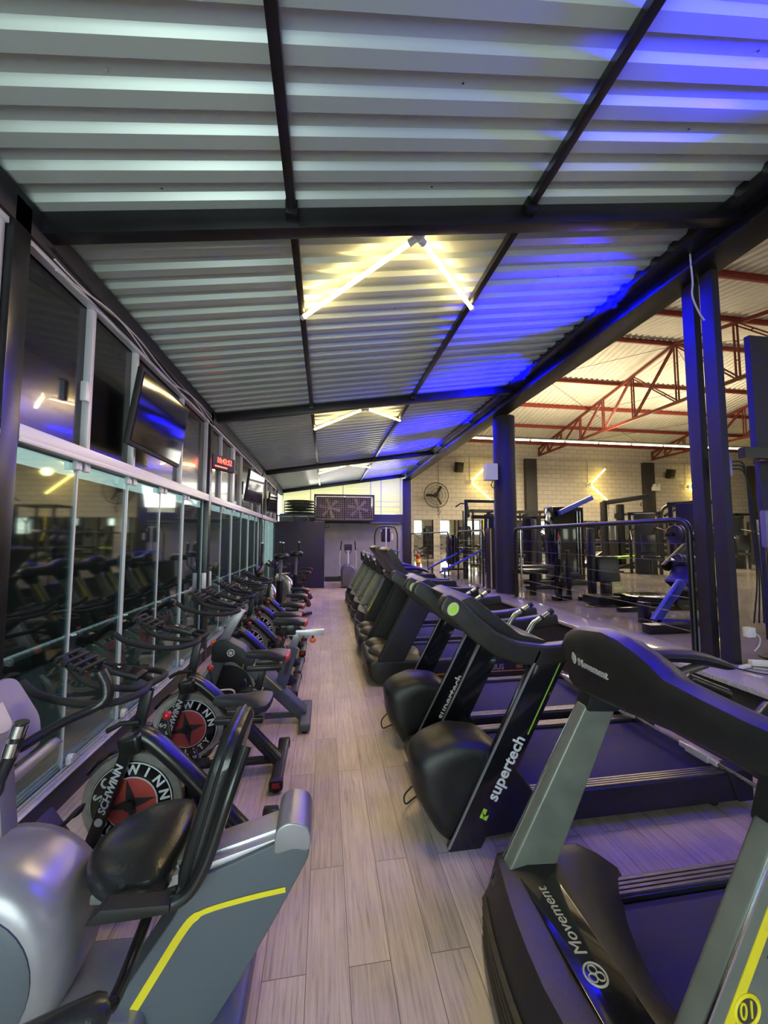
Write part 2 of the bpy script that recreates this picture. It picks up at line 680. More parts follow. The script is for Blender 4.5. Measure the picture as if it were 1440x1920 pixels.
# rafters (across) and purlins (along)
k = 1
for y in (-2.3, 2.28, 5.70, 10.35, 14.42):
    m = MB()
    m.bar((XL + 0.02, y, zr(XL + 0.02) - 0.065), (XR, y, zr(XR) - 0.065), 0.09, 0.125)
    struct(m.build('trim_%d' % k, 'frame_black', bevel=0.004))
    k += 1
ys = [-2.5, 2.235, 2.325, 5.655, 5.745, 10.305, 10.395, 14.42]
for x in (-0.215, 1.31):
    for a, b in ((0, 1), (2, 3), (4, 5), (6, 7)):
        m = MB()
        m.box((x, (ys[a] + ys[b]) / 2, zr(x) - 0.03), (0.05, ys[b] - ys[a], 0.055))
        m.box((x, ys[b] - 0.03, zr(x) - 0.045), (0.07, 0.06, 0.09))
        struct(m.build('trim_%d' % k, 'frame_black', bevel=0.003))
        k += 1

# big beam, its gutter, and the columns
m = MB()
m.prism([(3.0, 3.87), (3.3, 3.87), (3.3, 3.90), (3.27, 3.90), (3.27, 4.20), (3.03, 4.20), (3.03, 3.90), (3.0, 3.90)], YN, 14.6)
struct(m.build('trim_%d' % k, 'frame_black', bevel=0.004)); k += 1
m = MB()
m.prism([(2.86, 4.0), (3.02, 3.985), (3.02, 4.02), (2.875, 4.03), (2.875, 4.09), (2.86, 4.09)], YN, 14.5)
struct(m.build('trim_%d' % k, 'steel_black', bevel=0.003)); k += 1
m = MB()
m.lathe([(0.2, ZP), (0.2, 3.88)], (3.32, 6.72, 0), 'z', 40)
struct(m.build('trim_%d' % k, 'column_paint')); k += 1
for y in (2.87, 2.70):
    m = MB()
    m.box((3.235, y, (ZP + 3.88) / 2), (0.07, 0.11, 3.88 - ZP))
    struct(m.build('trim_%d' % k, 'column_paint', bevel=0.006)); k += 1
m = MB()
m.box((3.11, 14.6, 1.95), (0.32, 0.3, 3.9))
struct(m.build('trim_%d' % k, 'column_paint', bevel=0.005)); k += 1

# ------------------------------------------------------------------ left glass front
def alu_win(n, y0, y1, edges, mulls, wide=()):
    root = thing('window_%d' % n, 'glass front bay', 'window', (XL, y0, 0))
    for q in ('label', 'category'):
        del root[q]
    root['kind'] = 'structure'
    L = y1 - y0
    m = MB()
    m.box((0.0, L / 2, 2.14), (0.13, L, 0.085))
    m.box((0.055, L / 2, 2.105), (0.03, L, 0.03))
    m.build('transom', 'alu_light', root, bevel=0.004)
    m = MB()
    m.box((-0.02, L / 2, 0.075), (0.16, L, 0.15))
    m.build('sill', 'steel_black', root, bevel=0.004)
    m = MB()
    for q in range(5):
        m.box((-0.065 + q * 0.028, L / 2, 0.165), (0.008, L, 0.03))
    m.box((-0.01, L / 2, 0.152), (0.15, L, 0.006))
    m.build('track', 'alu', root)
    es = [y0] + list(edges) + [y1]
    for i in range(len(es) - 1):
        a, b = es[i] - y0, es[i + 1] - y0
        xo = -0.012 * (i % 2)
        MB().box((-0.01 + xo, (a + b) / 2, 1.135), (0.01, b - a - 0.004, 1.94)).build('pane', 'pane_glass', root)
    for e in es:
        a = min(max(e - y0, 0.012), L - 0.012)
        MB().box((-0.01, a, 1.135), (0.018, 0.013, 1.94)).build('pane_edge', 'alu_light', root)
    for e in es[1:-1]:
        m = MB()
        for s in (-1, 1):
            m.box((0.02, e - y0 + s * 0.045, 2.065), (0.03, 0.05, 0.055))
        m.box((0.02, e - y0 + 0.05, 0.2), (0.03, 0.06, 0.04))
        m.disc((0.02, e - y0 + 0.05, 0.215), 0.02, 0.035, 'x', 12)
        m.build('roller', 'alu_light', root, bevel=0.003)
        MB().rod((-0.03, e - y0 + 0.02, 0.98), (0.035, e - y0 + 0.02, 0.98), 0.009, 8).build('knob', 'chrome', root)
    ms = [y0] + list(mulls) + [y1]
    for i in range(len(ms) - 1):
        a, b = ms[i] - y0, ms[i + 1] - y0
        MB().box((-0.02, (a + b) / 2, 2.68), (0.012, b - a - 0.006, 1.0)).build('upper_panel', 'film_black', root)
    for e in ms:
        w = 0.14 if e in wide else 0.035
        a = min(max(e - y0, w / 2), L - w / 2)
        MB().box((0.0, a, 2.68), (0.06, w, 1.0)).build('mullion', 'alu_light', root, bevel=0.003)
    m = MB()
    m.box((0.02, L / 2, 3.165), (0.05, L, 0.03))
    m.build('head_rail', 'alu_light', root)
    return root


alu_win(1, YN, 2.05, (-1.8, -1.1, -0.4, 0.3, 1.0, 1.55), (-1.2, 0.1, 1.4))
alu_win(2, 2.17, 5.39, (2.76, 3.41, 4.04, 4.68), (2.80, 3.42, 4.48))
alu_win(3, 5.50, 9.74, (6.29, 7.0, 7.73, 8.47, 9.2), (6.1, 6.9, 7.55, 8.7), (6.9,))
alu_win(4, 9.86, 12.7, (10.68, 11.59), (10.7, 11.7))
for y in (2.16, 5.445, 9.80, 12.78):
    m = MB()
    m.box((XL + 0.01, y - (0.05 if y < 3 else 0), 1.66), (0.11, 0.11, 3.32))
    struct(m.build('trim_%d' % k, 'steel_black', bevel=0.005)); k += 1
m = MB()
m.box((XL + 0.0, (YN + YF) / 2, 3.27), (0.13, YF - YN, 0.18))
struct(m.build('trim_%d' % k, 'matte_black', bevel=0.004)); k += 1
# pull handles on either side of the second post
for y in (5.33, 5.56):
    o = MB().box((XL + 0.05, y, 1.05), (0.05, 0.035, 0.2)).build('pull_handle', 'alu_light', bevel=0.008)
    tag(o, 'white pull handle on the sliding glass, %s side of the second black post' % ('near' if y < 5.45 else 'far'), 'handle', 'pull handles of the glass front')
o = MB().box((XL + 0.05, 2.70, 2.55), (0.04, 0.04, 0.13)).build('pull_handle', 'alu_light', bevel=0.008)
tag(o, 'small white latch on the high mullion nearest the viewer', 'handle', 'pull handles of the glass front')

# handrail of the walkway outside the glass
t = thing('outdoor_handrail', 'grey tube handrail outside behind the glass front', 'handrail', (-2.4, 0, 0))
MB().rod((0, -1, 0.66), (0, 7.3, 0.66), 0.032, 12).build('rail', 'alu', t)
for y in (1.2, 4.2, 7.25):
    MB().rod((0, y, -0.04), (0, y, 0.65), 0.025, 10).build('post', 'alu', t)
t = thing('outdoor_handrail', 'grey tube handrail outside behind the far half of the glass front', 'handrail', (-2.4, 7.9, 0))
for z in (0.35, 0.66):
    MB().rod((0, 0, z), (0, 8, z), 0.025, 12).build('rail', 'alu', t)
for y in (0.05, 3, 6, 7.95):
    MB().rod((0, y, -0.04), (0, y, 0.66), 0.025, 10).build('post', 'alu', t)

# ------------------------------------------------------------------ end of the aisle
struct(MB().box((1.5, 14.55, 1.1), (3.1, 0.1, 2.2)).build('wall_back', 'wall_grey'))
struct(MB().box((1.5, 14.48, 0.09), (3.0, 0.03, 0.18)).build('baseboard_back', 'wall_dark', bevel=0.004))
struct(MB().box((0.65, 14.52, 2.33), (4.6, 0.18, 0.34)).build('wall_back_band', 'wall_dark'))
w = thing('window_5', 'x', 'window', (0.65, 14.5, 2.5)); del w['label']; del w['category']; w['kind'] = 'structure'
m = MB()
for i in range(13):
    z = 0.03 + i * 0.115
    m.box((0, 0.0, z + 0.05), (4.6, 0.004, 0.12), (R(22), 0, 0))
m.build('louvre', 'louvre_glass', w)
for x in (-2.2, -1.2, 0.0, 1.05, 1.45, 2.2):
    MB().box((x, -0.03, 0.75), (0.03, 0.03, 1.5)).build('mullion', 'alu_light', w)
for z in (0.0, 0.3, 0.5):
    MB().box((1.6, -0.03, z), (1.4, 0.025, 0.02)).build('mullion', 'alu_light', w)
t = MB().box((-0.81, 13.5, 1.07), (1.58, 1.7, 2.14)).build('storage_cupboard', 'cabinet_dark', bevel=0.01)
tag(t, 'tall dark plain cupboard block closing the left end of the aisle', 'cupboard')
t = thing('bracket', 'small black bracket high on the cupboard edge', 'bracket', (0.0, 12.8, 1.95))
MB().box((0.04, 0, 0), (0.14, 0.02, 0.02)).build('arm', 'matte_black', t)
MB().box((0.12, 0, 0.035), (0.02, 0.02, 0.08)).build('hook', 'matte_black', t)
o = MB().box((2.2, 14.2, 2.17), (1.1, 0.4, 0.025)).build('shelf', 'silver_paint')
tag(o, 'thin grey shelf high on the back wall right of the fan box', 'shelf')

# shutter of black bars with trampolines stacked on the cupboard
t = thing('storage_rack', 'black steel rack standing on top of the dark cupboard', 'rack', (-0.85, 13.1, 2.14))
MB().box((0, 0, 0.2), (1.4, 0.7, 0.03)).build('shelf', 'steel_black', t)
for x in (-0.68, -0.2, 0.3, 0.68):
    for y in (-0.33, 0.33):
        MB().box((x, y, 0.1), (0.03, 0.03, 0.2)).build('leg', 'steel_black', t)
tr0 = None
for i in range(5):
    if tr0 is None:
        tr0 = thing('mini_trampoline', 'round black mini trampoline, lowest of the stack on the rack', 'trampoline', (-0.85, 13.1, 2.388), 0, 'trampolines stacked above the cupboard')
        MB().ring((0, 0, 0.05), 0.50, 0.015, 'z', 28, 6).build('rim', 'steel_black', tr0)
        MB().disc((0, 0, 0.05), 0.42, 0.01, 'z', 28).build('mat', 'matte_black', tr0)
        for a in range(12):
            c, s = math.cos(a * PI / 6), math.sin(a * PI / 6)
            MB().rod((0.42 * c, 0.42 * s, 0.05), (0.5 * c, 0.5 * s, 0.05), 0.006, 5).build('spring', 'chrome', tr0)
        for a in range(6):
            c, s = math.cos(a * PI / 3), math.sin(a * PI / 3)
            MB().rod((0.5 * c, 0.5 * s, 0.05), (0.50 * c, 0.50 * s, -0.028), 0.014, 6).build('leg', 'steel_black', tr0)
    else:
        dup(tr0, (-0.85, 13.1, 2.388 + i * 0.096), 0.0,
            'round black mini trampoline, %s of the stack on the rack' % ('second', 'middle one', 'second from top', 'topmost')[i - 1], 'trampolines stacked above the cupboard')

# twin exhaust fan box
t = thing('exhaust_fan_box', 'wide dark box with two grilled exhaust fans under the end roof', 'exhaust fan', (0.68, 14.05, 2.22))
m = MB()
for a, b, c, d in ((0, 0.45, 2.15, 0.05), (0, 0.0, 0, 0)):
    pass
m.box((0, 0, 0.025), (2.15, 0.6, 0.05)); m.box((0, 0, 0.92), (2.15, 0.6, 0.05))
m.box((-1.05, 0, 0.47), (0.06, 0.6, 0.9)); m.box((1.05, 0, 0.47), (0.06, 0.6, 0.9)); m.box((0, 0.28, 0.47), (2.1, 0.03, 0.9))
m.build('housing', 'fan_box', t, bevel=0.008)
for sx in (-0.52, 0.52):
    f = MB().lathe([(0.07, -0.06), (0.07, 0.02), (0.03, 0.05)], (sx, 0, 0.47), 'y', 16).build('fan', 'fan_beige', t)
    for q in range(6):
        a = q * PI / 3 + 0.3 + sx
        m = MB()
        ca, sa = math.cos(a), math.sin(a)
        rows = []
        for r_, w_ in ((0.05, 0.05), (0.2, 0.1), (0.38, 0.14)):
            c = Vector((sx + ca * r_, 0, 0.47 + sa * r_))
            s_ = Vector((-sa, 0.45, ca)).normalized()
            n_ = Vector((0, 1, 0))
            rows.append([c - s_ * w_ / 2 - n_ * 0.003, c + s_ * w_ / 2 - n_ * 0.003, c + s_ * w_ / 2 + n_ * 0.003, c - s_ * w_ / 2 + n_ * 0.003])
        m.loft(rows)
        m.build('blade', 'fan_beige', f)
    m = MB()
    for q in range(13):
        m.box((sx - 0.48 + q * 0.08, -0.3, 0.47), (0.012, 0.01, 0.84))
        if q < 11:
            m.box((sx, -0.295, 0.07 + q * 0.08), (0.98, 0.01, 0.012))
    m.box((sx, -0.3, 0.06), (1.0, 0.02, 0.03)); m.box((sx, -0.3, 0.88), (1.0, 0.02, 0.03))
    m.build('grille', 'fan_beige', t)

# ------------------------------------------------------------------ raised hall
struct(MB().box((14.6, 7.2, ZP - 0.05), (22.8, 19.8, 0.1)).build('floor_hall', 'hall_tile'))
m = MB()
m.box((3.04, (YN + 14.5) / 2, ZP - 0.012), (0.46, 14.5 - YN, 0.036))
struct(m.build('trim_%d' % k, 'granite', bevel=0.004)); k += 1
struct(MB().box((2.93, (YN + 14.5) / 2, 0.285), (0.14, 14.5 - YN, 0.575)).build('wall_riser', 'riser'))
struct(MB().box((14.6, 17.05, 3.3), (22.9, 0.1, 5.6)).build('wall_hall_far', 'painted_block'))
struct(MB().box((26.0, 7.2, 4.0), (0.1, 20, 7.0)).build('wall_hall_right', 'painted_block'))
struct(MB().box((14.6, YN - 0.05, 2.9), (22.9, 0.1, 5.0)).build('wall_hall_near', 'painted_block'))
struct(MB().box((3.33, 15.9, 3.3), (0.1, 2.3, 5.6)).build('wall_hall_corner', 'painted_block'))
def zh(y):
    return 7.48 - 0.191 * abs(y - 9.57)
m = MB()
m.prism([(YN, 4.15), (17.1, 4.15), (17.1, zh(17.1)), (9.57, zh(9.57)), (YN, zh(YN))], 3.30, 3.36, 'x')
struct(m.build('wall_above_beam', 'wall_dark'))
# wall behind the viewer, with an assumed wide opening that lets daylight in
m = MB()
m.box((0.7, YN - 0.05, 3.6), (4.6, 0.1, 1.2)); m.box((1.5, YN - 0.05, 1.5), (2.9, 0.1, 3.0)); 
struct(m.build('wall_behind_viewer', 'wall_dark'))


for i, x in enumerate((5.2, 8.6, 11.4, 14.6, 18.0, 22.0)):
    w = thing('window_%d' % (6 + i), 'x', 'window', (x, YN + 0.02, 2.0)); del w['label']; del w['category']; w['kind'] = 'structure'
    MB().box((0, 0, 0.65), (1.3, 0.02, 1.3)).build('pane', 'daylight_pane', w)
    m = MB()
    for a in (-0.67, 0.0, 0.67):
        m.box((a, 0.02, 0.65), (0.05, 0.05, 1.4))
    for a in (-0.02, 1.32):
        m.box((0, 0.02, a), (1.39, 0.05, 0.05))
    m.build('window_frame', 'frame_black', w)


def hroof(side):
    def f(p, e, dz):
        x = 3.3 + p[0]
        y = 9.57 if e == 0 else (17.2 if side > 0 else YN - 0.1)
        return (x, y, zh(y) + p[1])
    o = corrugated(0, 22.8, f, pitch=0.2, h=0.035, lo=0.08, fl=0.03).build('ceiling_hall_' + ('far' if side > 0 else 'near'), 'hall_roof_sheet', smooth=0)
    s = o.modifiers.new('thick', 'SOLIDIFY'); s.thickness = 0.003; s.offset = 1
    struct(o)


hroof(1); hroof(-1)
for y in (16.6, 15.0, 13.4, 11.75, 9.7, 7.9, 6.1, 4.3, 2.5, 0.5, -1.5):
    m = MB()
    m.box((14.6, y, zh(y) - 0.065), (22.7, 0.05, 0.12))
    m.box((14.6, y - 0.03, zh(y) - 0.015), (22.7, 0.06, 0.01))
    struct(m.build('trim_%d' % k, 'red_steel')); k += 1


def truss(x):
    global k
    m = MB()
    zb = 5.58
    def ch(a, b, w=0.05, h=0.09):
        m.bar(a, b, w, h, (1, 0, 0))
    def dbl(a, b):
        for s in (-0.045, 0.045):
            m.bar((a[0] + 0, a[1] + s, a[2]), (b[0], b[1] + s, b[2]), 0.04, 0.03, (1, 0, 0))
        A, B = Vector(a), Vector(b)
        n = max(2, int((B - A).length / 0.45))
        for i in range(1, n):
            p = A.lerp(B, i / n)
            m.box(p, (0.03, 0.09, 0.02))
    nodes = [16.95, 16.2, 15.2, 13.9, 12.6, 11.2, 9.57, 7.9, 6.4, 5, 3.6, 2.2, 0.8, -0.6, -2.4]
    ztop = lambda y: zh(y) - 0.15
    ch((x, 17, ztop(17)), (x, 9.57, ztop(9.57)))
    ch((x, 9.57, ztop(9.57)), (x, -2.4, ztop(-2.4)))
    ch((x, 17, zb), (x, 3.0, zb))
    for i, y in enumerate(nodes):
        if y < 3.2:
            break
        dbl((x, y, zb), (x, y, ztop(y)))
        if i + 1 < len(nodes) and y > 9.6:
            dbl((x, y, zb), (x, nodes[i + 1], ztop(nodes[i + 1])))
        elif i > 0:
            dbl((x, y, zb), (x, nodes[i - 1], ztop(nodes[i - 1])))
    o = m.build('trim_%d' % k, 'red_steel_dark')
    k += 1
    struct(o)


for x in (10.17, 16.36, 22.5):
    truss(x)
for i, x in enumerate((9.65, 16.0, 22.3)):
    struct(MB().box((x, 16.9, 3.0), (0.56, 0.24, 4.75)).build('trim_%d' % k, 'wall_dark', bevel=0.006)); k += 1
# diagonal tie rods under the hall roof
m = MB()
for a, b in (((10.2, 9.6, 7.3), (16.3, 13.4, 6.6)), ((10.2, 13.4, 6.6), (16.3, 9.6, 7.3)), ((10.2, 13.4, 6.6), (4, 9.6, 7.3)), ((10.2, 9.6, 7.3), (4, 13.4, 6.6)), ((10.2, 13.4, 6.6), (16.3, 16.8, 5.9)), ((10.2, 16.8, 5.9), (16.3, 13.4, 6.6)), ((10.2, 5.6, 6.5), (16.3, 9.6, 7.3)), ((10.2, 9.6, 7.3), (16.3, 5.6, 6.5))):
    m.rod(a, b, 0.008, 5)
struct(m.build('trim_%d' % k, 'iron')); k += 1
# conduit on the block wall
m = MB()
m.rod((4.2, 16.96, 5.39), (25, 16.96, 5.39), 0.02, 6)
for x in (5.15, 6.65, 12.72, 18.23):
    m.rod((x, 16.97, 5.39), (x, 16.97, 4.3 if x > 6 else 2.5), 0.012, 6)
struct(m.build('trim_%d' % k, 'wall_grey')); k += 1
# mirrors along the wall
for i, (a, b) in enumerate(((3.98, 4.88), (5.2, 9.3), (10.0, 15.6), (16.4, 22.0), (22.6, 25.8))):
    o = MB().box(((a + b) / 2, 16.985, 1.55), (b - a, 0.012, 1.78)).build('wall_mirror', 'mirror')
    tag(o, ['narrow wall mirror beside the fire extinguisher', 'wide wall mirror below the wall fan, left of the first pilaster', 'wide wall mirror between the first and second dark pilaster', 'wide wall mirror right of the second dark pilaster', 'wall mirror at the far right end of the block wall'][i], 'mirror')
# lit tube lamps in a row under the roof
t0 = None
for i in range(10):
    x = 4.95 + i * 1.29
    if t0 is None:
        t0 = thing('tube_lamp', 'x', 'lamp', (x, 12, 4.93), 0, 'row of tube lamps under the hall roof')
        MB().rod((-0.6, 0, 0), (0.6, 0, 0), 0.022, 8).build('tube', 'led_hall', t0)
        MB().box((0, 0, 0.05), (1.27, 0.07, 0.04)).build('housing', 'alu_light', t0)
        r = t0
    else:
        r = dup(t0, (x, 12, 4.93), 0, 'x', 'row of tube lamps under the hall roof')
    r['label'] = 'lit tube lamp under the red trusses, %s from the left' % ('first second third fourth fifth sixth seventh eighth ninth tenth'.split()[i])
for i in range(6):  # near row out of view, added to go with the rear fill light
    r = dup(t0, (7.4 + i * 1.29, 4.5, 4.93), 0, 'added tube lamp in the unseen near row of the hall, %s from the aisle' % ('first second third fourth fifth sixth'.split()[i]), 'added near row of tube lamps, out of view')
m = MB()
m.box((10.6, 4.5, 5.0), (8, 0.04, 0.05))  # mounting bar of the added near row
struct(m.build('trim_%d' % k, 'iron')); k += 1
m = MB()
m.box((10.8, 12, 5.0), (13.2, 0.04, 0.05))
struct(m.build('trim_%d' % k, 'iron')); k += 1

# angle-shaped wall lights
names = ['left one, beside the round column', 'middle one, above the cable towers', 'right one, beside the black double post', 'far right one']
for i, x in enumerate((6.64, 12.72, 18.2, 24.3)):
    t = thing('angle_wall_light', 'warm arrow-shaped tube light on the block wall, ' + names[i], 'wall light', (x, 16.8, 4.2), 0, 'arrow lights on the block wall')
    for ex, ez in ((0.82, 0.78), (0.98, -0.85)):
        MB().rod((0.05, 0, 0.05 if ez > 0 else -0.05), (ex, 0, ez), 0.035, 8).build('tube', 'led_wall', t)
    MB().ell((0, 0, 0), (0.09, 0.06, 0.09)).build('joint', 'alu_light', t)
    MB().rod((0, 0, 0), (0, 0.19, 0), 0.02, 6).build('mount', 'alu_light', t)
    lamp('POINT', 'wall_light_glow', (x + 0.55, 16.1, 4.1), (0, 0, 0), 16, (1.0, 0.72, 0.22), shadow_soft_size=0.12)


# V lights on the lean-to roof
def vlight(ya, nm):
    za = zr(0.6) - 0.09
    t = thing('v_tube_light', nm, 'ceiling light', (0.6, ya, za), 0, 'lit V tube lights under the lean-to roof')
    for ex, ey in ((-0.8, 0.86), (0.72, 0.88)):
        n_ = math.hypot(ex, ey)
        MB().rod((ex / n_ * 0.05, ey / n_ * 0.05, 0.153 * ex / n_ * 0.05), (ex, ey, 0.153 * ex), 0.017, 12).build('tube', 'led_warm', t)
        MB().rod((ex / n_ * 0.02, ey / n_ * 0.02, 0), (ex / n_ * 0.075, ey / n_ * 0.075, 0.153 * ex / n_ * 0.06), 0.026, 12).build('socket', 'alu_light', t)
        MB().rod((ex * 0.99, ey * 0.99, 0.153 * ex), (ex * 1.02, ey * 1.02, 0.153 * ex), 0.022, 12).build('end_cap', 'alu_light', t)
    MB().ell((0, 0, 0.02), (0.045, 0.045, 0.04)).build('joint', 'alu_light', t)
    return t


vlight(2.38, 'lit warm V-shaped tube light under the roof, the nearest and largest')
vlight(5.83, 'lit warm V-shaped tube light, the middle one, behind the second rafter')
vlight(10.5, 'lit warm V-shaped tube light, the farthest, above the fan box')
for ya in (2.38, 5.83, 10.5):
    za = zr(0.6) - 0.115
    for ex, ey in ((-0.8, 0.86), (0.72, 0.88)):
        dn = Vector((0, 0, -1))
        n_ = math.hypot(ex, ey)
        lamp('AREA', 'v_light_glow', (0.6 + ex / 2, ya + ey / 2, za + 0.153 * ex / 2), (0, 0, math.atan2(ey, ex)), 16, (1.0, 0.74, 0.34), shape='RECTANGLE', size=1.1, size_y=0.04)


# blue spot lights on the beam
b0 = None
for i, y in enumerate((1.0, 3.38, 5.2, 7.4, 9.45, 12.0, 13.7)):
    if b0 is None:
        b0 = thing('blue_spotlight', 'x', 'spotlight', (2.92, y, 3.96), 0, 'blue spotlights along the beam')
        MB().lathe([(0.03, 0), (0.035, 0.05), (0.03, 0.055)], (0, 0, 0), 'z', 16).build('housing', 'steel_black', b0)
        MB().ell((-0.01, 0, 0.055), (0.03, 0.03, 0.016)).build('lens', 'led_blue', b0)
        MB().box((0.06, 0, 0.01), (0.08, 0.02, 0.02)).build('bracket', 'steel_black', b0)
        r = b0
    else:
        r = dup(b0, (2.92, y, 3.96), 0, 'x', 'blue spotlights along the beam')
    r['label'] = ('blue spotlight on the dark beam just outside the upper right' if i == 0 else 'lit blue spotlight on the dark beam, %s from the viewer' % ('x nearest second third fourth fifth farthest'.split()[i]))
    dq = Vector((-0.62, 0.0, 0.78)).to_track_quat('-Z', 'Y').to_euler()
    lamp('SPOT', 'blue_beam', (2.80, y, 3.84), dq, 850, (0.0, 0.0, 1.0), spot_size=R(118), spot_blend=0.35, shadow_soft_size=0.12)
    dq = Vector((-0.85, 0.0, -0.5)).to_track_quat('-Z', 'Y').to_euler()
    lamp('SPOT', 'purple_fill_down', (2.80, y, 3.84), dq, 28, (0.16, 0.05, 1.0), spot_size=R(130), spot_blend=0.8, shadow_soft_size=0.08)  # separate weak lamp, added to cast a purple tint into the room


# ================================================================== MACHINES ON THE RIGHT: TREADMILLS
NEG_Y = lambda x, y, z, ang=0: frame((x, y, z), (math.cos(ang), 0, math.sin(ang)), (-math.sin(ang), 0, math.cos(ang)))


def deck(t, x0, x1, w, zt, style='black', orange=False):
    """running deck shared by all treadmills: side rails, belt, rear cap, feet"""
    for s in (-1, 1):
        m = MB()
        m.prism(rnd([(x0, 0.05), (x1, 0.05), (x1, zt - 0.01), (x0, zt - 0.01)], 0.01, 2), s * w - s * 0.09 if s > 0 else -w, s * w if s > 0 else -w + 0.09)
        m.build('side_rail', 'plastic', t, bevel=0.006)
        m = MB()
        for q in range(4):
            m.box(((x0 + x1) / 2 + 0.02, s * (w - 0.022 - q * 0.018), zt - 0.006), (x1 - x0 - 0.14, 0.011, 0.01))
        m.build('foot_strip', 'rail_strip', t)
        if orange:
            m = MB()
            m.box(((x0 + x1) / 2, s * (w + 0.001), 0.10), (x1 - x0 - 0.3, 0.003, 0.006))
            m.build('stripe', 'orange_line', t)
    m = MB()
    m.box(((x0 + x1) / 2, 0, zt - 0.035), (x1 - x0 - 0.06, 2 * w - 0.2, 0.03))
    m.build('belt', 'belt', t, bevel=0.008)
    m = MB()
    m.box(((x0 + x1) / 2, 0, 0.1), (x1 - x0 - 0.1, 2 * w - 0.2, 0.06))
    m.build('bed', 'steel_black', t)
    for s in (-1, 1):
        m = MB()
        m.prism(rnd([(x1 - 0.06, 0.045), (x1 + 0.05, 0.045), (x1 + 0.05, zt - 0.02), (x1 - 0.01, zt + 0.008), (x1 - 0.12, zt + 0.008)], 0.015, 3), s * (w - 0.11) if s < 0 else w - 0.11, s * (w + 0.005)) if s > 0 else m.prism(rnd([(x1 - 0.06, 0.045), (x1 + 0.05, 0.045), (x1 + 0.05, zt - 0.02), (x1 - 0.01, zt + 0.008), (x1 - 0.12, zt + 0.008)], 0.015, 3), -w - 0.005, -(w - 0.11))
        m.build('end_cap', 'matte_black', t, bevel=0.006)
    for x in (x0 + 0.3, x1 - 0.16):
        for s in (-1, 1):
            MB().lathe([(0.022, 0.0), (0.03, 0.008), (0.03, 0.03), (0.012, 0.035), (0.012, 0.07)], (x, s * (w - 0.07), 0), 'z', 14).build('foot', 'rubber', t)


def hood(t, prof, w, m_='plastic', name='motor_hood', dome=0.12, yc=0.0):
    rs = []
    zb = min(p[1] for p in prof); xb = max(p[0] for p in prof)
    for u in (-1.0, -0.985, -0.94, -0.85, -0.7, -0.5, -0.25, 0, 0.25, 0.5, 0.7, 0.85, 0.94, 0.985, 1.0):
        s = 1 - dome * abs(u) ** 3.0 - (0.10 if abs(u) == 1 else (0.05 if abs(u) > 0.97 else 0.02 * (abs(u) > 0.9)))
        rs.append([(xb + (p[0] - xb) * s, yc + u * w, zb + (p[1] - zb) * (s * 0.5 + 0.5 if p[1] < 0.15 else s)) for p in prof])
    return MB().loft(rs).build(name, m_, t, bevel=0, smooth=35)


def oval(name, x, y, z, a, b, ang, m1, t, inner=None):
    fr = NEG_Y(x, y, z, ang)
    o = MB()
    pts = [(a * math.cos(2 * PI * q / 24), b * math.sin(2 * PI * q / 24)) for q in range(24)]
    o.loft([[fr @ Vector((p[0], p[1], 0)) for p in pts], [fr @ Vector((p[0], p[1], 0.003)) for p in pts]])
    r = o.build(name, m1, t)
    if inner:
        o = MB()
        o.loft([[fr @ Vector((p[0] * 0.55 + a * 0.1, p[1] * 0.5, 0.003)) for p in pts], [fr @ Vector((p[0] * 0.55 + a * 0.1, p[1] * 0.5, 0.0045)) for p in pts]])
        o.build('emblem', inner, r)
    return r


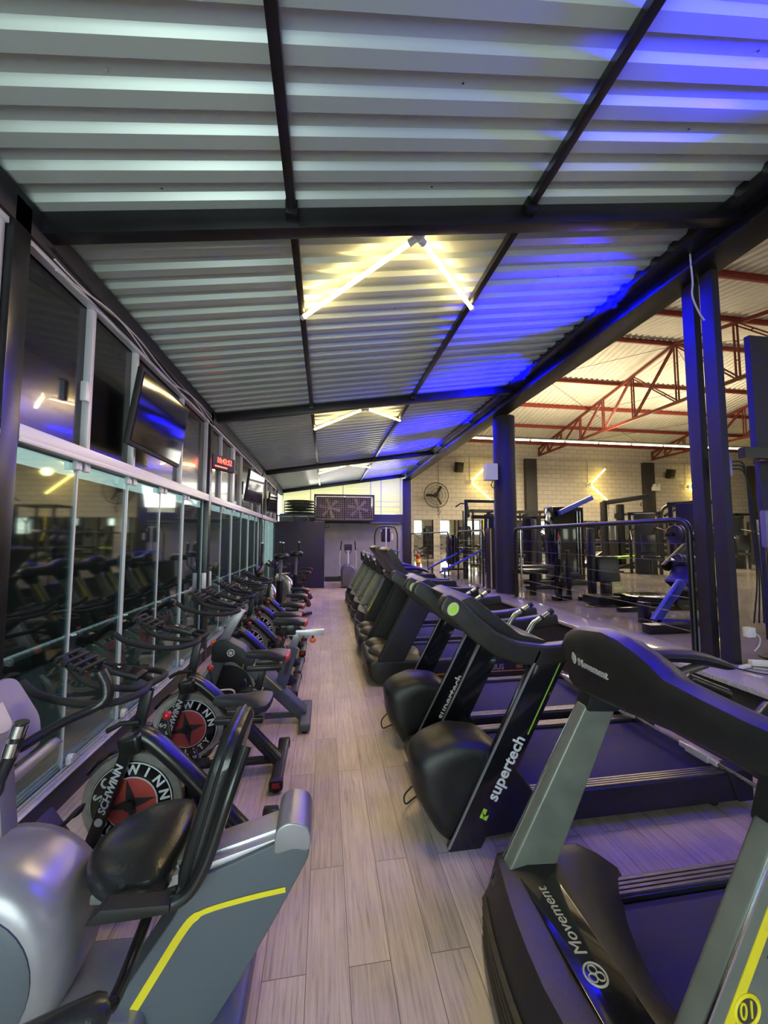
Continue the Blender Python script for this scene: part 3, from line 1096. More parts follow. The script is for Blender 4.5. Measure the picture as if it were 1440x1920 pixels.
def supertech(label, loc):
    t = thing('treadmill', label, 'treadmill', loc, 0)
    W = 0.40
    prof = rnd([(0.14, 0.02), (0.02, 0.22), (0.0, 0.42), (0.07, 0.48), (0.22, 0.53), (0.42, 0.50), (0.56, 0.38), (0.70, 0.19), (0.72, 0.06), (0.2, 0.02)], 0.05, 4)
    h = hood(t, prof, 0.16, dome=0.10, yc=-W + 0.15)
    low = rnd([(0.17, 0.02), (0.10, 0.08), (0.12, 0.17), (0.30, 0.21), (0.66, 0.20), (0.70, 0.05)], 0.03, 4)
    MB().prism(low, -W + 0.25, W - 0.02).build('front_cover', 'plastic', t, bevel=0.01)
    oval('badge', 0.30, -W - 0.002, 0.37, 0.017, 0.03, -0.25, 'pale_lime', t, 'dark_ink')
    m = MB()
    m.tube(bez([(0.05, -0.20, 0.2), (0.0, -0.16, 0.12), (0.02, -0.10, 0.03), (0.10, -0.02, 0.012), (0.2, 0.02, 0.012)], 6), 0.005, 6)
    m.build('power_cord', 'rubber', t)
    deck(t, 0.55, 2.02, W, 0.21)
    for s in (-1, 1):
        y0, y1 = (-W - 0.045, -W + 0.01) if s < 0 else (0.21, 0.26)
        m = MB()
        up = [(0.17, 0.0), (0.345, 0.0), (0.86, 0.93), (0.70, 0.99)]
        m.prism(up, y0, y1)
        u = m.build('upright', 'gloss_black', t, bevel=0.008)
        m = MB()
        for o_ in (0.0,):
            m.bar((0.168, y0 - 0.001, 0.02), (0.698, y0 - 0.001, 0.985), 0.008, 0.010)
        m.build('edge_strip', 'silver_paint', u)  # silver strip painted in for the highlight on the upright's edge
        if s < 0:
            m = MB()
            m.bar((0.615, y0 - 0.001, 0.55), (0.83, y0 - 0.001, 0.94), 0.003, 0.006)
            m.build('green_line', 'lime', u)
            ang = math.atan2(0.93, 0.52)
            letters('lettering', 'supertech', 0.088, NEG_Y(0.405, y0 - 0.0005, 0.235, ang), 'white_ink', u, bold=0.002)
            m = MB()
            fr = NEG_Y(0.355, y0 - 0.0005, 0.145, ang)
            for pts in ([(0, -0.02), (0.03, -0.02), (0.012, 0.002), (0, 0.002)], [(0.02, -0.0), (0.05, 0.0), (0.05, 0.022), (0.032, 0.022)], [(0.0, 0.006), (0.014, 0.006), (0.03, 0.022), (0.0, 0.022)]):
                m.loft([[fr @ Vector((p[0], p[1], 0)) for p in pts], [fr @ Vector((p[0], p[1], 0.0015)) for p in pts]])
            m.build('emblem', 'lime', u)
    # swoosh shaped side arms of the console
    top = [(0.15, 1.27), (0.18, 1.305), (0.26, 1.265), (0.36, 1.17), (0.46, 1.09), (0.58, 1.035), (0.74, 1.01), (0.95, 1.02), (1.22, 1.05)]
    bot = [(1.23, 0.965), (0.95, 0.925), (0.74, 0.90), (0.58, 0.915), (0.44, 0.965), (0.33, 1.045), (0.22, 1.15), (0.13, 1.215)]
    for s in (-1, 1):
        a, b = (-W - 0.05, -W + 0.03) if s < 0 else (0.19, 0.26)
        m = MB()
        m.prism(rnd(top + bot, 0.02, 2), a, b)
        ar = m.build('console_arm', 'plastic_warm', t, bevel=0.018, seg=3)
        if s < 0:
            oval('badge', 0.205, a - 0.001, 1.225, 0.03, 0.037, -0.6, 'pale_lime', ar, 'lime')
    # console bridging the arms
    m = MB()
    c = rnd([(0.26, 1.25), (0.34, 1.28), (0.62, 1.06), (0.78, 1.02), (0.78, 0.96), (0.58, 0.97), (0.40, 1.06)], 0.02, 3)
    m.prism(c, -W + 0.02, 0.20)
    cs = m.build('console', 'plastic', t, bevel=0.01)
    m = MB()
    m.bar((0.36, -0.09, 1.268), (0.55, -0.09, 1.118), 0.4, 0.006, (0, 1, 0))
    m.build('display', 'screen_black', cs)
    for s in (-1, 1):
        g = MB().tube([(0.74, s * 0.12 - 0.09, 0.99), (0.80, s * 0.12 - 0.09, 1.08), (0.90, s * 0.12 - 0.09, 1.14)], 0.017, 12).build('pulse_grip', 'chrome', t)
        MB().rod((0.845, s * 0.12 - 0.09, 1.105), (0.86, s * 0.12 - 0.09, 1.115), 0.0185, 12).build('grip_band', 'plastic', g)
        MB().rod((0.9, s * 0.12 - 0.09, 1.14), (0.925, s * 0.12 - 0.09, 1.155), 0.019, 12).build('grip_end', 'plastic', g)
    return t


supertech('black treadmill with white lettering up its glossy upright, the nearer of the two lettered ones', (0.47, 2.44, 0))
supertech('black treadmill with white-lettered upright, the farther one, before the wide matte black treadmills', (0.47, 3.36, 0))


def sirius():
    t = thing('treadmill', 'matte black treadmill with wide uprights and an orange-lined lettered deck, the nearer of two', 'treadmill', (0.45, 4.62, 0), 0, 'matte black treadmills with wide uprights')
    W = 0.41
    prof = rnd([(0.09, 0.03), (0.02, 0.10), (0.0, 0.26), (0.05, 0.30), (0.62, 0.27), (0.66, 0.22), (0.66, 0.03)], 0.03, 3)
    hood(t, prof, W, dome=0.02)
    m = MB()
    m.ell((0.2, -0.13, 0.29), (0.15, 0.19, 0.075)); m.ell((0.2, 0.2, 0.29), (0.15, 0.18, 0.075))
    m.ell((0.48, 0.0, 0.25), (0.2, 0.3, 0.05))
    m.build('hood_bulge', 'plastic_warm', t)
    deck(t, 0.6, 2.05, W, 0.25, orange=True)
    letters('lettering', 'SIRIUS', 0.085, NEG_Y(1.34, -W - 0.001, 0.145), 'grey_ink', t)
    letters('lettering', 'SRS', 0.05, NEG_Y(1.72, -W - 0.001, 0.14), 'orange_line', t)
    for s in (-1, 1):
        a, b = sorted((s * (W - 0.075), s * (W + 0.01)))
        m = MB()
        m.prism([(0.12, 0.26), (0.42, 0.26), (0.78, 0.93), (0.54, 1.06)], a, b)
        m.build('upright', 'matte_black', t, bevel=0.02, seg=3)
    m = MB()
    body = rnd([(0.44, 1.10), (0.56, 1.12), (0.85, 1.05), (0.95, 0.99), (0.75, 0.93), (0.5, 0.99)], 0.03, 3)
    m.prism(body, -W, W)
    c = m.build('console', 'plastic', t, bevel=0.015)
    for s in (-1, 1):
        m = MB()
        m.loft([[(0.78, s * 0.22, 1.062), (0.9, s * 0.22, 1.035), (0.9, s * 0.34, 1.035), (0.78, s * 0.34, 1.062)], [(0.78, s * 0.22, 1.068), (0.9, s * 0.22, 1.041), (0.9, s * 0.34, 1.041), (0.78, s * 0.34, 1.068)]])
        m.build('cup_holder', 'rubber', c)
    for s in (-1, 1):
        a, b = sorted((s * (W - 0.09), s * (W + 0.01)))
        m = MB()
        m.prism(rnd([(0.85, 1.06), (1.05, 1.035), (1.27, 1.04), (1.29, 0.965), (1.05, 0.94), (0.78, 0.94)], 0.02, 3), a, b)
        m.build('side_arm', 'plastic', t, bevel=0.015, seg=3)
    m = MB()
    m.ylo([(-0.30, 0.92, rnd([(0.22, 1.46), (0.30, 1.50), (0.56, 1.10), (0.50, 1.06)], 0.03, 4)), (-0.27, 1, rnd([(0.22, 1.46), (0.30, 1.50), (0.56, 1.10), (0.50, 1.06)], 0.03, 4)),
           (0.27, 1, rnd([(0.22, 1.46), (0.30, 1.50), (0.56, 1.10), (0.50, 1.06)], 0.03, 4)), (0.30, 0.92, rnd([(0.22, 1.46), (0.30, 1.50), (0.56, 1.10), (0.50, 1.06)], 0.03, 4))])
    sc = m.build('screen_head', 'plastic_warm', t, smooth=35)
    m = MB()
    m.bar((0.31, 0, 1.465), (0.54, 0, 1.12), 0.5, 0.008, (0, 1, 0))
    m.build('display', 'screen_black', sc)
    m = MB()
    m.box((0.60, -0.12, 1.11), (0.06, 0.12, 0.012), (0, 0.25, 0))
    m.build('paper_note', 'white', sc)
    return t


s0 = sirius()
dup(s0, (0.44, 5.58, 0), 0, 'matte black treadmill with wide uprights, the farther of two, next to the grey ones', 'matte black treadmills with wide uprights')


def movement(label, loc, num='01', rz=0):
    t = thing('treadmill', label, 'treadmill', loc, rz)
    W = 0.45
    # hood: low nose, sweeping up to a rounded rim, hollow towards the belt
    def sec(y, s):
        k_ = abs(y) / W
        z1 = 0.36 + 0.03 * k_
        xr = 0.42 + 0.20 * k_ ** 2
        x0 = 0.02 + 0.07 * k_ ** 2
        return [(x0 + 0.03, y, 0.05), (x0, y, 0.11), (x0, y, 0.20), (x0 + 0.03, y, 0.29 * s + 0.0), (x0 + 0.06, y, z1 * s), (x0 + 0.16, y, (z1 + 0.015) * s), (xr - 0.12, y, (z1 + 0.0) * s), (xr - 0.03, y, (z1 - 0.05) * s), (xr + 0.06, y, 0.24), (xr + 0.10, y, 0.17), (xr + 0.10, y, 0.05)]
    ysec = [-W, -W + 0.02, -W + 0.05] + [(-0.36 + 0.09 * q) for q in range(9)] + [W - 0.05, W - 0.02, W]
    ss = [0.86, 0.96, 0.995] + [1] * 9 + [0.995, 0.96, 0.86]
    h = MB().loft([sec(y, s) for y, s in zip(ysec, ss)]).build('motor_hood', 'plastic', t, smooth=32)
    # ribbed front skirt
    m = MB()
    for q in range(5):
        z = 0.09 + q * 0.035
        rows = []
        for yy in [-W + 0.03 + (2 * W - 0.06) * i / 12 for i in range(13)]:
            k_ = abs(yy) / W
            x0 = 0.02 + 0.07 * k_ ** 2 + 0.002
            rows.append([(x0 + 0.01, yy, z - 0.006), (x0 - 0.007, yy, z), (x0 + 0.01, yy, z + 0.006)])
        m.loft(rows)
    m.build('skirt_rib', 'plastic', h)
    m = MB()
    m.loft([[(0.02 + 0.07 * (abs(yy) / W) ** 2 - 0.004, yy, 0.02), (0.05 + 0.07 * (abs(yy) / W) ** 2, yy, 0.02), (0.05 + 0.07 * (abs(yy) / W) ** 2, yy, 0.07), (0.02 + 0.07 * (abs(yy) / W) ** 2 - 0.004, yy, 0.07)] for yy in [-W + 2 * W * i / 12 for i in range(13)]])
    m.build('bumper', 'grey_plastic', t)
    # recessed panel with lettering, read by the runner
    m = MB()
    m.loft([[(0.17, -0.3, 0.3845), (0.17, 0.3, 0.3845), (0.30, 0.3, 0.384), (0.30, -0.3, 0.384)], [(0.17, -0.3, 0.389), (0.17, 0.3, 0.389), (0.30, 0.3, 0.3885), (0.30, -0.3, 0.3885)]])
    pn = m.build('name_panel', 'gloss_black', h, bevel=0.002)
    letters('lettering', 'Movement', 0.054, frame((0.225, 0.03, 0.389), (0, 1, 0), (-1, 0, 0)), 'grey_ink', pn, sx=0.95, shear=0.15)
    m = MB()
    m.ring((0.225, -0.02, 0.39), 0.03, 0.003, 'z', 20, 5)
    for a in (90, 210, 330):
        m.ring((0.225 + 0.013 * math.cos(R(a)), -0.02 + 0.013 * math.sin(R(a)), 0.39), 0.011, 0.002, 'z', 14, 5)
    m.build('emblem', 'grey_ink', pn)
    deck(t, 0.45, 1.98, W - 0.02, 0.235)
    for s in (-1, 1):
        a, b = (-0.31, -0.255) if s < 0 else (0.335, 0.39)
        m = MB()
        m.prism([(0.10, 0.30), (0.28, 0.26), (0.61, 0.93), (0.48, 0.95)], a, b)
        u = m.build('upright', 'grey_paint', t, bevel=0.01, seg=3)
        m = MB()
        m.bar((0.10, a - 0.0005 if s < 0 else b + 0.0005, 0.31), (0.485, a - 0.0005 if s < 0 else b + 0.0005, 0.945), 0.004, 0.006)
        m.build('edge_strip', 'chrome', u)
        if s < 0:
            m = MB()
            m.bar((0.155, a - 0.0005, 0.30), (0.53, a - 0.0005, 0.93), 0.002, 0.024)
            m.build('stripe', 'yellow', u)
            fr = NEG_Y(0.365, a - 0.001, 0.60)
            MB().ring(fr.translation, 0.03, 0.005, 'y', 24, 6).build('number_ring', 'yellow', u)
            MB().disc(fr.translation, 0.028, 0.003, 'y', 24).build('number_disc', 'dark_ink', u)
            letters('number', num, 0.05, NEG_Y(0.365, a - 0.003, 0.60), 'yellow', u, align='CENTER', sx=0.8)
            an = math.atan2(0.63, 0.36)
            letters('lettering', 'movement', 0.07, NEG_Y(0.43, a - 0.001, 0.68, an), 'dark_ink', u, shear=0.15)
        # dark knee between upright and console
        m = MB()
        m.prism(rnd([(0.475, 0.93), (0.615, 0.92), (0.76, 1.06), (0.62, 1.14), (0.52, 1.06)], 0.02, 3), a - 0.006, b + 0.006)
        m.build('knee', 'plastic', t, bevel=0.01)
    # console shell running across the machine
    def lerp_tab(tab, y):
        for (a, u), (b, v) in zip(tab, tab[1:]):
            if a <= y <= b:
                return u + (v - u) * (y - a) / (b - a)
        return tab[0][1] if y < tab[0][0] else tab[-1][1]
    def csec(y):
        zt = lerp_tab([(-0.47, 1.175), (-0.18, 1.195), (-0.07, 1.205), (-0.03, 1.225), (0.0, 1.24), (0.10, 1.272), (0.18, 1.28), (0.30, 1.262), (0.38, 1.24), (0.44, 1.21)], y)
        zb = lerp_tab([(-0.47, 1.06), (-0.1, 1.055), (0.11, 1.03), (0.34, 1.01), (0.38, 1.02), (0.41, 1.09), (0.44, 1.14)], y)
        dx = 0.05 * max(0, (abs(y) - 0.25) / 0.22) ** 2
        pts = [(0.45 + dx, zb), (0.425 + dx, zb + 0.02), (0.415 + dx, zt - 0.055), (0.435 + dx, zt - 0.012), (0.475 + dx, zt), (0.53 + dx, zt - 0.02), (0.60 + dx, zt - 0.09), (0.78, 1.055), (0.79, 1.02), (0.62, min(zb, 1.05) - 0.02)]
        return [(p[0], y, p[1]) for p in pts]
    rows = [csec(y) for y in (-0.47, -0.42, -0.36, -0.28, -0.18, -0.07, -0.03, 0.0, 0.05, 0.10, 0.14, 0.18, 0.24, 0.30, 0.34, 0.38, 0.41, 0.44)]
    def shrink(r, s, dy):
        cx = sum(p[0] for p in r) / len(r); cz = sum(p[2] for p in r) / len(r)
        return [(cx + (p[0] - cx) * s, p[1] + dy, cz + (p[2] - cz) * s) for p in r]
    rows = [shrink(rows[0], 0.8, -0.012)] + rows + [shrink(rows[-1], 0.8, 0.012)]
    c = MB().loft(rows).build('console', 'plastic', t, smooth=38)
    letters('lettering', 'Movement', 0.036, frame((0.4175, 0.285, 1.135), (-0.02, -1, 0), (-0.08, 0, 1)), 'grey_ink', c, bold=0.0006, ext=0.003)
    m = MB()
    m.loft([[(x_, 0.305 + a_, 1.14 + b_) for a_, b_ in ((0, -0.018), (0.014, 0.0), (0.010, 0.022), (-0.004, 0.012), (-0.008, -0.004))] for x_ in (0.414, 0.42)])
    m.build('emblem', 'grey_ink', c)
    m = MB()
    m.bar((0.62, 0, 1.118), (0.75, 0, 1.068), 0.42, 0.012, (0, 1, 0))
    m.build('display', 'screen_black', c)
    for s in (-1, 1):
        m = MB()
        m.tube(bez([(0.60, s * 0.40, 1.075), (0.8, s * 0.42, 1.10), (1.05, s * 0.425, 1.085), (1.24, s * 0.41, 1.035)], 6), [0.05] * 14 + [0.048, 0.045, 0.04, 0.035, 0.02][:5], 12, flat=0.55)
        m.build('side_arm', 'plastic', t)
        MB().tube([(0.72, s * 0.36, 1.03), (0.95, s * 0.39, 1.03), (1.12, s * 0.42, 1.05)], 0.018, 10).build('support_tube', 'rail_strip', t)
        MB().tube([(0.66, s * 0.12, 1.06), (0.72, s * 0.12, 1.115), (0.88, s * 0.13, 1.05)], 0.02, 12).build('front_grip', 'leather', t)
    # chrome mark on the rear of the side rail
    o = MB().ring((1.86, -W + 0.012, 0.15), 0.024, 0.003, 'y', 20, 5).build('rear_mark', 'grey_ink', t)
    return t


mv = movement('grey-upright treadmill with yellow stripe and number 01, nearest the viewer, lower right corner', (0.53, 1.07, 0))
for i, (y, lb) in enumerate(((6.75, 'grey-upright treadmill with yellow stripe, next beyond the wide matte black pair'), (7.75, 'grey-upright treadmill, second of the far row beyond the matte black pair'), (8.75, 'grey-upright treadmill, third of the far row beyond the matte black pair'), (9.8, 'grey-upright treadmill, farthest in the row, near the end wall'))):
    dup(mv, (0.5, y, 0), 0, lb, 'far grey-upright treadmills')

# steel conduit lying across the rear of the decks
t = thing('steel_conduit', 'thin steel tube with clamp boxes crossing the rear ends of the treadmill decks', 'pipe', (2.33, 2.9, 0.255))
MB().rod((0, -1.9, 0), (0, 2.2, 0), 0.012, 8).build('pipe', 'chrome', t)
for y in (-1.25, -0.72, -0.1, 0.55):
    m = MB()
    m.box((0, y, 0.0), (0.045, 0.15, 0.045)); m.box((0, y - 0.1, 0), (0.03, 0.05, 0.03)); m.box((0, y + 0.1, 0), (0.03, 0.05, 0.03))
    m.build('clamp_box', 'alu', t, bevel=0.006)


# ================================================================== BIKES ON THE LEFT
def ring_text(name, s, r, size, y, cx, cz, a0, step, m, parent, flip=False):
    """letters set round a circle, facing the viewer side (-Y); one mesh"""
    bm = bmesh.new()
    for i, ch in enumerate(s):
        if ch == ' ':
            continue
        a = a0 - i * step
        cu = bpy.data.curves.new('l', 'FONT')
        cu.body = ch; cu.size = size; cu.extrude = 0.001; cu.align_x = 'CENTER'; cu.align_y = 'CENTER'; cu.offset = 0.0022; cu.resolution_u = 2
        tmp = bpy.data.objects.new('l', cu)
        COL.objects.link(tmp)
        me = bpy.data.meshes.new_from_object(tmp)
        bpy.data.objects.remove(tmp)
        fr = NEG_Y(cx + r * math.cos(a), y, cz + r * math.sin(a), a + PI / 2 if flip else a - PI / 2)
        me.transform(fr)
        bm.from_mesh(me)
        bpy.data.meshes.remove(me)
    me = bpy.data.meshes.new(name)
    bm.to_mesh(me); bm.free()
    me.materials.append(M[m])
    o = bpy.data.objects.new(name, me)
    COL.objects.link(o)
    o.parent = parent
    return o


SAD = [(-0.15, 0.0), (-0.145, 0.022), (-0.09, 0.034), (-0.01, 0.045), (0.05, 0.085), (0.10, 0.105), (0.13, 0.09), (0.14, 0.04), (0.14, -0.04), (0.13, -0.09), (0.10, -0.105), (0.05, -0.085), (-0.01, -0.045), (-0.09, -0.034), (-0.145, -0.022)]


def saddle(t, x, z, red=True):
    fr = Matrix.Translation((x, 0, z)) @ Matrix.Rotation(R(3), 4, 'Y')
    s = MB().slab([(p[0] * 1.0, p[1]) for p in SAD], -0.028, 0.014, fr, puff=0.15).build('saddle', 'saddle', t)
    if red:
        MB().slab([(0.085 + p[0] * 0.42, p[1] * 0.96) for p in SAD if True], -0.033, 0.011, fr @ Matrix.Translation((0.012, 0, 0))).build('saddle_tail', 'saddle_red', s)
    MB().box((x, 0, z - 0.06), (0.16, 0.035, 0.03)).build('saddle_clamp', 'steel_black', t, bevel=0.004)
    return s


def pedals(t, x, z, side_y=0.16, rot=0.6):
    m = MB()
    m.lathe([(0.035, -0.10), (0.035, 0.10)], (x, 0, z), 'y', 14)
    m.build('crank_hub', 'steel_black', t)
    for s in (-1, 1):
        dx, dz = s * 0.16 * math.cos(rot), s * 0.16 * math.sin(rot)
        c = MB().bar((x, s * 0.11, z), (x + dx, s * 0.12, z + dz), 0.015, 0.028).build('crank', 'chrome', t, bevel=0.003)
        m = MB()
        m.box((x + dx, s * 0.185, z + dz), (0.10, 0.10, 0.022))
        p = m.build('pedal', 'matte_black', t, bevel=0.006)
        m = MB()
        m.tube([(x + dx - 0.05, s * 0.15, z + dz + 0.01), (x + dx - 0.07, s * 0.16, z + dz + 0.06), (x + dx - 0.02, s * 0.185, z + dz + 0.09), (x + dx + 0.0, s * 0.21, z + dz + 0.06), (x + dx - 0.01, s * 0.235, z + dz + 0.01)], 0.006, 6)
        m.build('toe_cage', 'steel_black', p)


def handlebar(t, x, z):
    """double loop spin bike bar reaching forward (towards -x)"""
    m = MB()
    for s in (-1, 1):
        m.tube(bez([(x, 0.0, z), (x + 0.02, s * 0.12, z + 0.005), (x - 0.06, s * 0.21, z - 0.0), (x - 0.20, s * 0.225, z + 0.01), (x - 0.36, s * 0.215, z + 0.05), (x - 0.44, s * 0.20, z + 0.10)], 6), 0.016, 10)
    m.build('outer_grip', 'rubber', t)
    m = MB()
    for s in (-1, 1):
        m.tube(bez([(x, s * 0.05, z), (x - 0.10, s * 0.09, z + 0.02), (x - 0.24, s * 0.085, z + 0.05), (x - 0.34, s * 0.06, z + 0.12), (x - 0.37, s * 0.05, z + 0.16)], 6), 0.015, 10)
    m.build('inner_grip', 'rubber', t)
    m = MB()
    m.box((x - 0.10, 0, z + 0.065), (0.14, 0.10, 0.025), (0, 0.30, 0))
    d = m.build('display', 'plastic', t, bevel=0.006)
    MB().box((x - 0.106, 0, z + 0.082), (0.11, 0.075, 0.004), (0, 0.30, 0)).build('display_face', 'screen_black', d)
    letters('mark', 'A', 0.022, frame((x - 0.14, -0.02, z + 0.096), (0, 1, 0), (-1, 0, 0.31)), 'white_ink', d)
    m = MB()
    for q in range(4):
        m.box((x - 0.27 - q * 0.038, 0, z + 0.10 + q * 0.018), (0.016, 0.17, 0.03), (0, 0.45, 0))
    for s in (-0.07, 0.0, 0.07):
        m.box((x - 0.325, s, z + 0.125), (0.16, 0.012, 0.012), (0, 0.45, 0))
    m.build('tablet_rack', 'matte_black', t, bevel=0.002)


def spin_bike(label, loc, rz=0, group=None, red=True, bar_z=0.89, sad_z=0.79):
    t = thing('spin_bike', label, 'exercise bike', loc, rz, group)
    for x, w in ((-0.40, 0.44), (0.40, 0.50)):
        m = MB()
        m.box((x, 0, 0.055), (0.075, w, 0.055))
        st = m.build('stabiliser', 'steel_black', t, bevel=0.012, seg=3)
        for s in (-1, 1):
            MB().box((x, s * w / 2, 0.05), (0.085, 0.05, 0.065)).build('end_cap', 'rubber', st, bevel=0.012)
            MB().box((x, s * (w / 2 + 0.027), 0.055), (0.045, 0.004, 0.03)).build('red_mark', 'red', st, bevel=0.001)
            MB().lathe([(0.025, 0), (0.025, 0.02)], (x, s * (w / 2 - 0.02), 0), 'z', 12).build('foot', 'rubber', st)
    # flywheel
    cx, cz = -0.21, 0.325
    fw = MB().lathe([(0.19, -0.02), (0.228, -0.021), (0.232, -0.015), (0.232, 0.015), (0.228, 0.021), (0.19, 0.02)], (cx, 0, cz), 'y', 56)
    fw = fw.build('flywheel', 'ring_steel', t, smooth=30)
    MB().disc((cx, 0, cz), 0.192, 0.05, 'y', 48).build('flywheel_band', 'gloss_black', fw)
    MB().ring((cx, -0.026, cz), 0.186, 0.003, 'y', 48, 5).build('rim_line', 'white_ink', fw)
    MB().ring((cx, -0.026, cz), 0.119, 0.003, 'y', 40, 5).build('rim_line', 'white_ink', fw)
    MB().disc((cx, 0, cz), 0.117, 0.056, 'y', 40).build('flywheel_disc', 'red_disc', fw)
    ring_text('lettering', 'SCHWINN', 0.152, 0.062, -0.0255, cx, cz, R(90 + 78), R(26), 'white_ink', fw)
    ring_text('lettering', 'QUALITY', 0.152, 0.05, -0.0255, cx, cz, R(-90 - 56), -R(18.6), 'white_ink', fw, True)
    m = MB()
    for q in range(4):
        a = R(90 * q + 12)
        r1, r2 = 0.112, 0.03
        pts = [(cx + r1 * math.cos(a), cz + r1 * math.sin(a)), (cx + r2 * math.cos(a + PI / 4), cz + r2 * math.sin(a + PI / 4)), (cx, cz), (cx + r2 * math.cos(a - PI / 4), cz + r2 * math.sin(a - PI / 4))]
        m.prism(pts, -0.031, -0.027)
    m.build('star', 'dark_ink', fw)
    MB().disc((cx, 0, cz), 0.022, 0.11, 'y', 16).build('axle', 'steel_black', fw)
    # fork
    for s in (-1, 1):
        m = MB()
        m.bar((-0.40, s * 0.062, 0.07), (-0.215, s * 0.062, 0.60), 0.03, 0.055)
        f = m.build('fork_leg', 'steel_black', t, bevel=0.008)
        if s < 0:
            an = math.atan2(0.53, 0.185)
            letters('lettering', 'SCHWINN', 0.048, NEG_Y(-0.315, -0.079, 0.315, an), 'white_ink', f, bold=0.0012, shear=0.2)
            MB().disc((-0.325, -0.079, 0.28), 0.018, 0.003, 'y', 18).build('mark', 'white_ink', f)
    m = MB()
    m.box((-0.21, 0, 0.61), (0.10, 0.16, 0.09), (0, -0.2, 0))
    m.build('head', 'steel_black', t, bevel=0.02, seg=3)
    # main diagonal beam
    m = MB()
    P = bez([(-0.22, 0, 0.645), (-0.13, 0, 0.60), (0.06, 0, 0.42), (0.24, 0, 0.22), (0.38, 0, 0.07)], 4)
    m.tube(P, 0.052, 12, flat=0.8)
    bm_ = m.build('main_beam', 'steel_black', t, smooth=50)
    MB().slab([(-0.02, -0.016), (0.02, -0.016), (0.02, 0.016), (-0.02, 0.016)], 0, 0.004, Matrix.Translation((-0.17, -0.0, 0.655)) @ Matrix.Rotation(R(25), 4, 'Y')).build('head_badge', 'red', bm_)
    m = MB()
    m.bar((-0.36, 0, 0.075), (0.38, 0, 0.07), 0.05, 0.035)
    m.build('lower_beam', 'steel_black', t, bevel=0.006)
    # bar post, seat post
    m = MB()
    m.bar((-0.215, 0, 0.60), (-0.165, 0, bar_z), 0.034, 0.05)
    m.build('bar_post', 'steel_black', t, bevel=0.006)
    MB().tube([(-0.19, -0.02, 0.70), (-0.27, -0.03, 0.70), (-0.33, -0.035, 0.67)], 0.012, 8).build('post_lever', 'matte_black', t)
    handlebar(t, -0.16, bar_z + 0.02)
    m = MB()
    m.bar((0.16, 0, 0.27), (0.24, 0, 0.56), 0.065, 0.075)
    m.build('seat_tube', 'steel_black', t, bevel=0.01)
    m = MB()
    m.bar((0.23, 0, 0.52), (0.275, 0, sad_z - 0.09), 0.035, 0.05)
    m.build('seat_post', 'steel_black', t, bevel=0.005)
    MB().box((0.28, 0, sad_z - 0.10), (0.24, 0.045, 0.03)).build('seat_slider', 'steel_black', t, bevel=0.005)
    k_ = MB().rod((0.24, -0.04, 0.55), (0.24, -0.075, 0.55), 0.008, 8).build('seat_knob_stem', 'chrome', t)
    MB().ell((0.24, -0.09, 0.55), (0.02, 0.016, 0.02)).build('seat_knob', 'red', k_)
    saddle(t, 0.30, sad_z, red)
    # brake lever with red ball
    b = MB().rod((-0.07, 0.055, 0.55), (-0.10, 0.075, 0.67), 0.009, 8).build('brake_lever', 'matte_black', t)
    MB().ell((-0.103, 0.077, 0.685), (0.022, 0.022, 0.022)).build('brake_knob', 'red', b)
    # brake caliper and guard
    m = MB()
    pts = []
    for q in range(9):
        a = R(35 + q * 14)
        pts.append((cx + 0.25 * math.cos(a), 0, cz + 0.25 * math.sin(a)))
    m.tube(pts, 0.02, 8, flat=0.5)
    m.build('fender', 'gloss_black', t)
    # chain case and pedals
    m = MB()
    m.prism(rnd([(-0.22, 0.27), (-0.22, 0.38), (0.08, 0.345), (0.14, 0.27), (0.08, 0.19)], 0.04, 4), 0.055, 0.09)
    m.build('chain_case', 'steel_black', t, bevel=0.008)
    pedals(t, 0.05, 0.27)
    return t


spin_bike('black spin bike with red star flywheel, nearest, partly behind the recumbent seat', (-0.70, 2.12, 0), R(-3), 'Schwinn spin bikes along the glass'.replace('Schwinn ', ''), red=False, bar_z=0.85, sad_z=0.78)
SB = spin_bike('black spin bike with red star flywheel in full view, second from the viewer', (-0.69, 2.86, 0), 0, 'spin bikes along the glass')
for y, lb, dz in ((4.28, 'black spin bike directly beyond the bike with silver slider bar', 0), (4.88, 'black spin bike, third of the star-flywheel kind beyond the recumbent', 0), (5.65, 'black spin bike, fourth of the star-flywheel kind', 0), (6.35, 'black spin bike, farthest, just before the air bikes', 0)):
    dup(SB, (-0.69, y, 0), R(random.uniform(-3, 3)), lb, 'spin bikes along the glass')


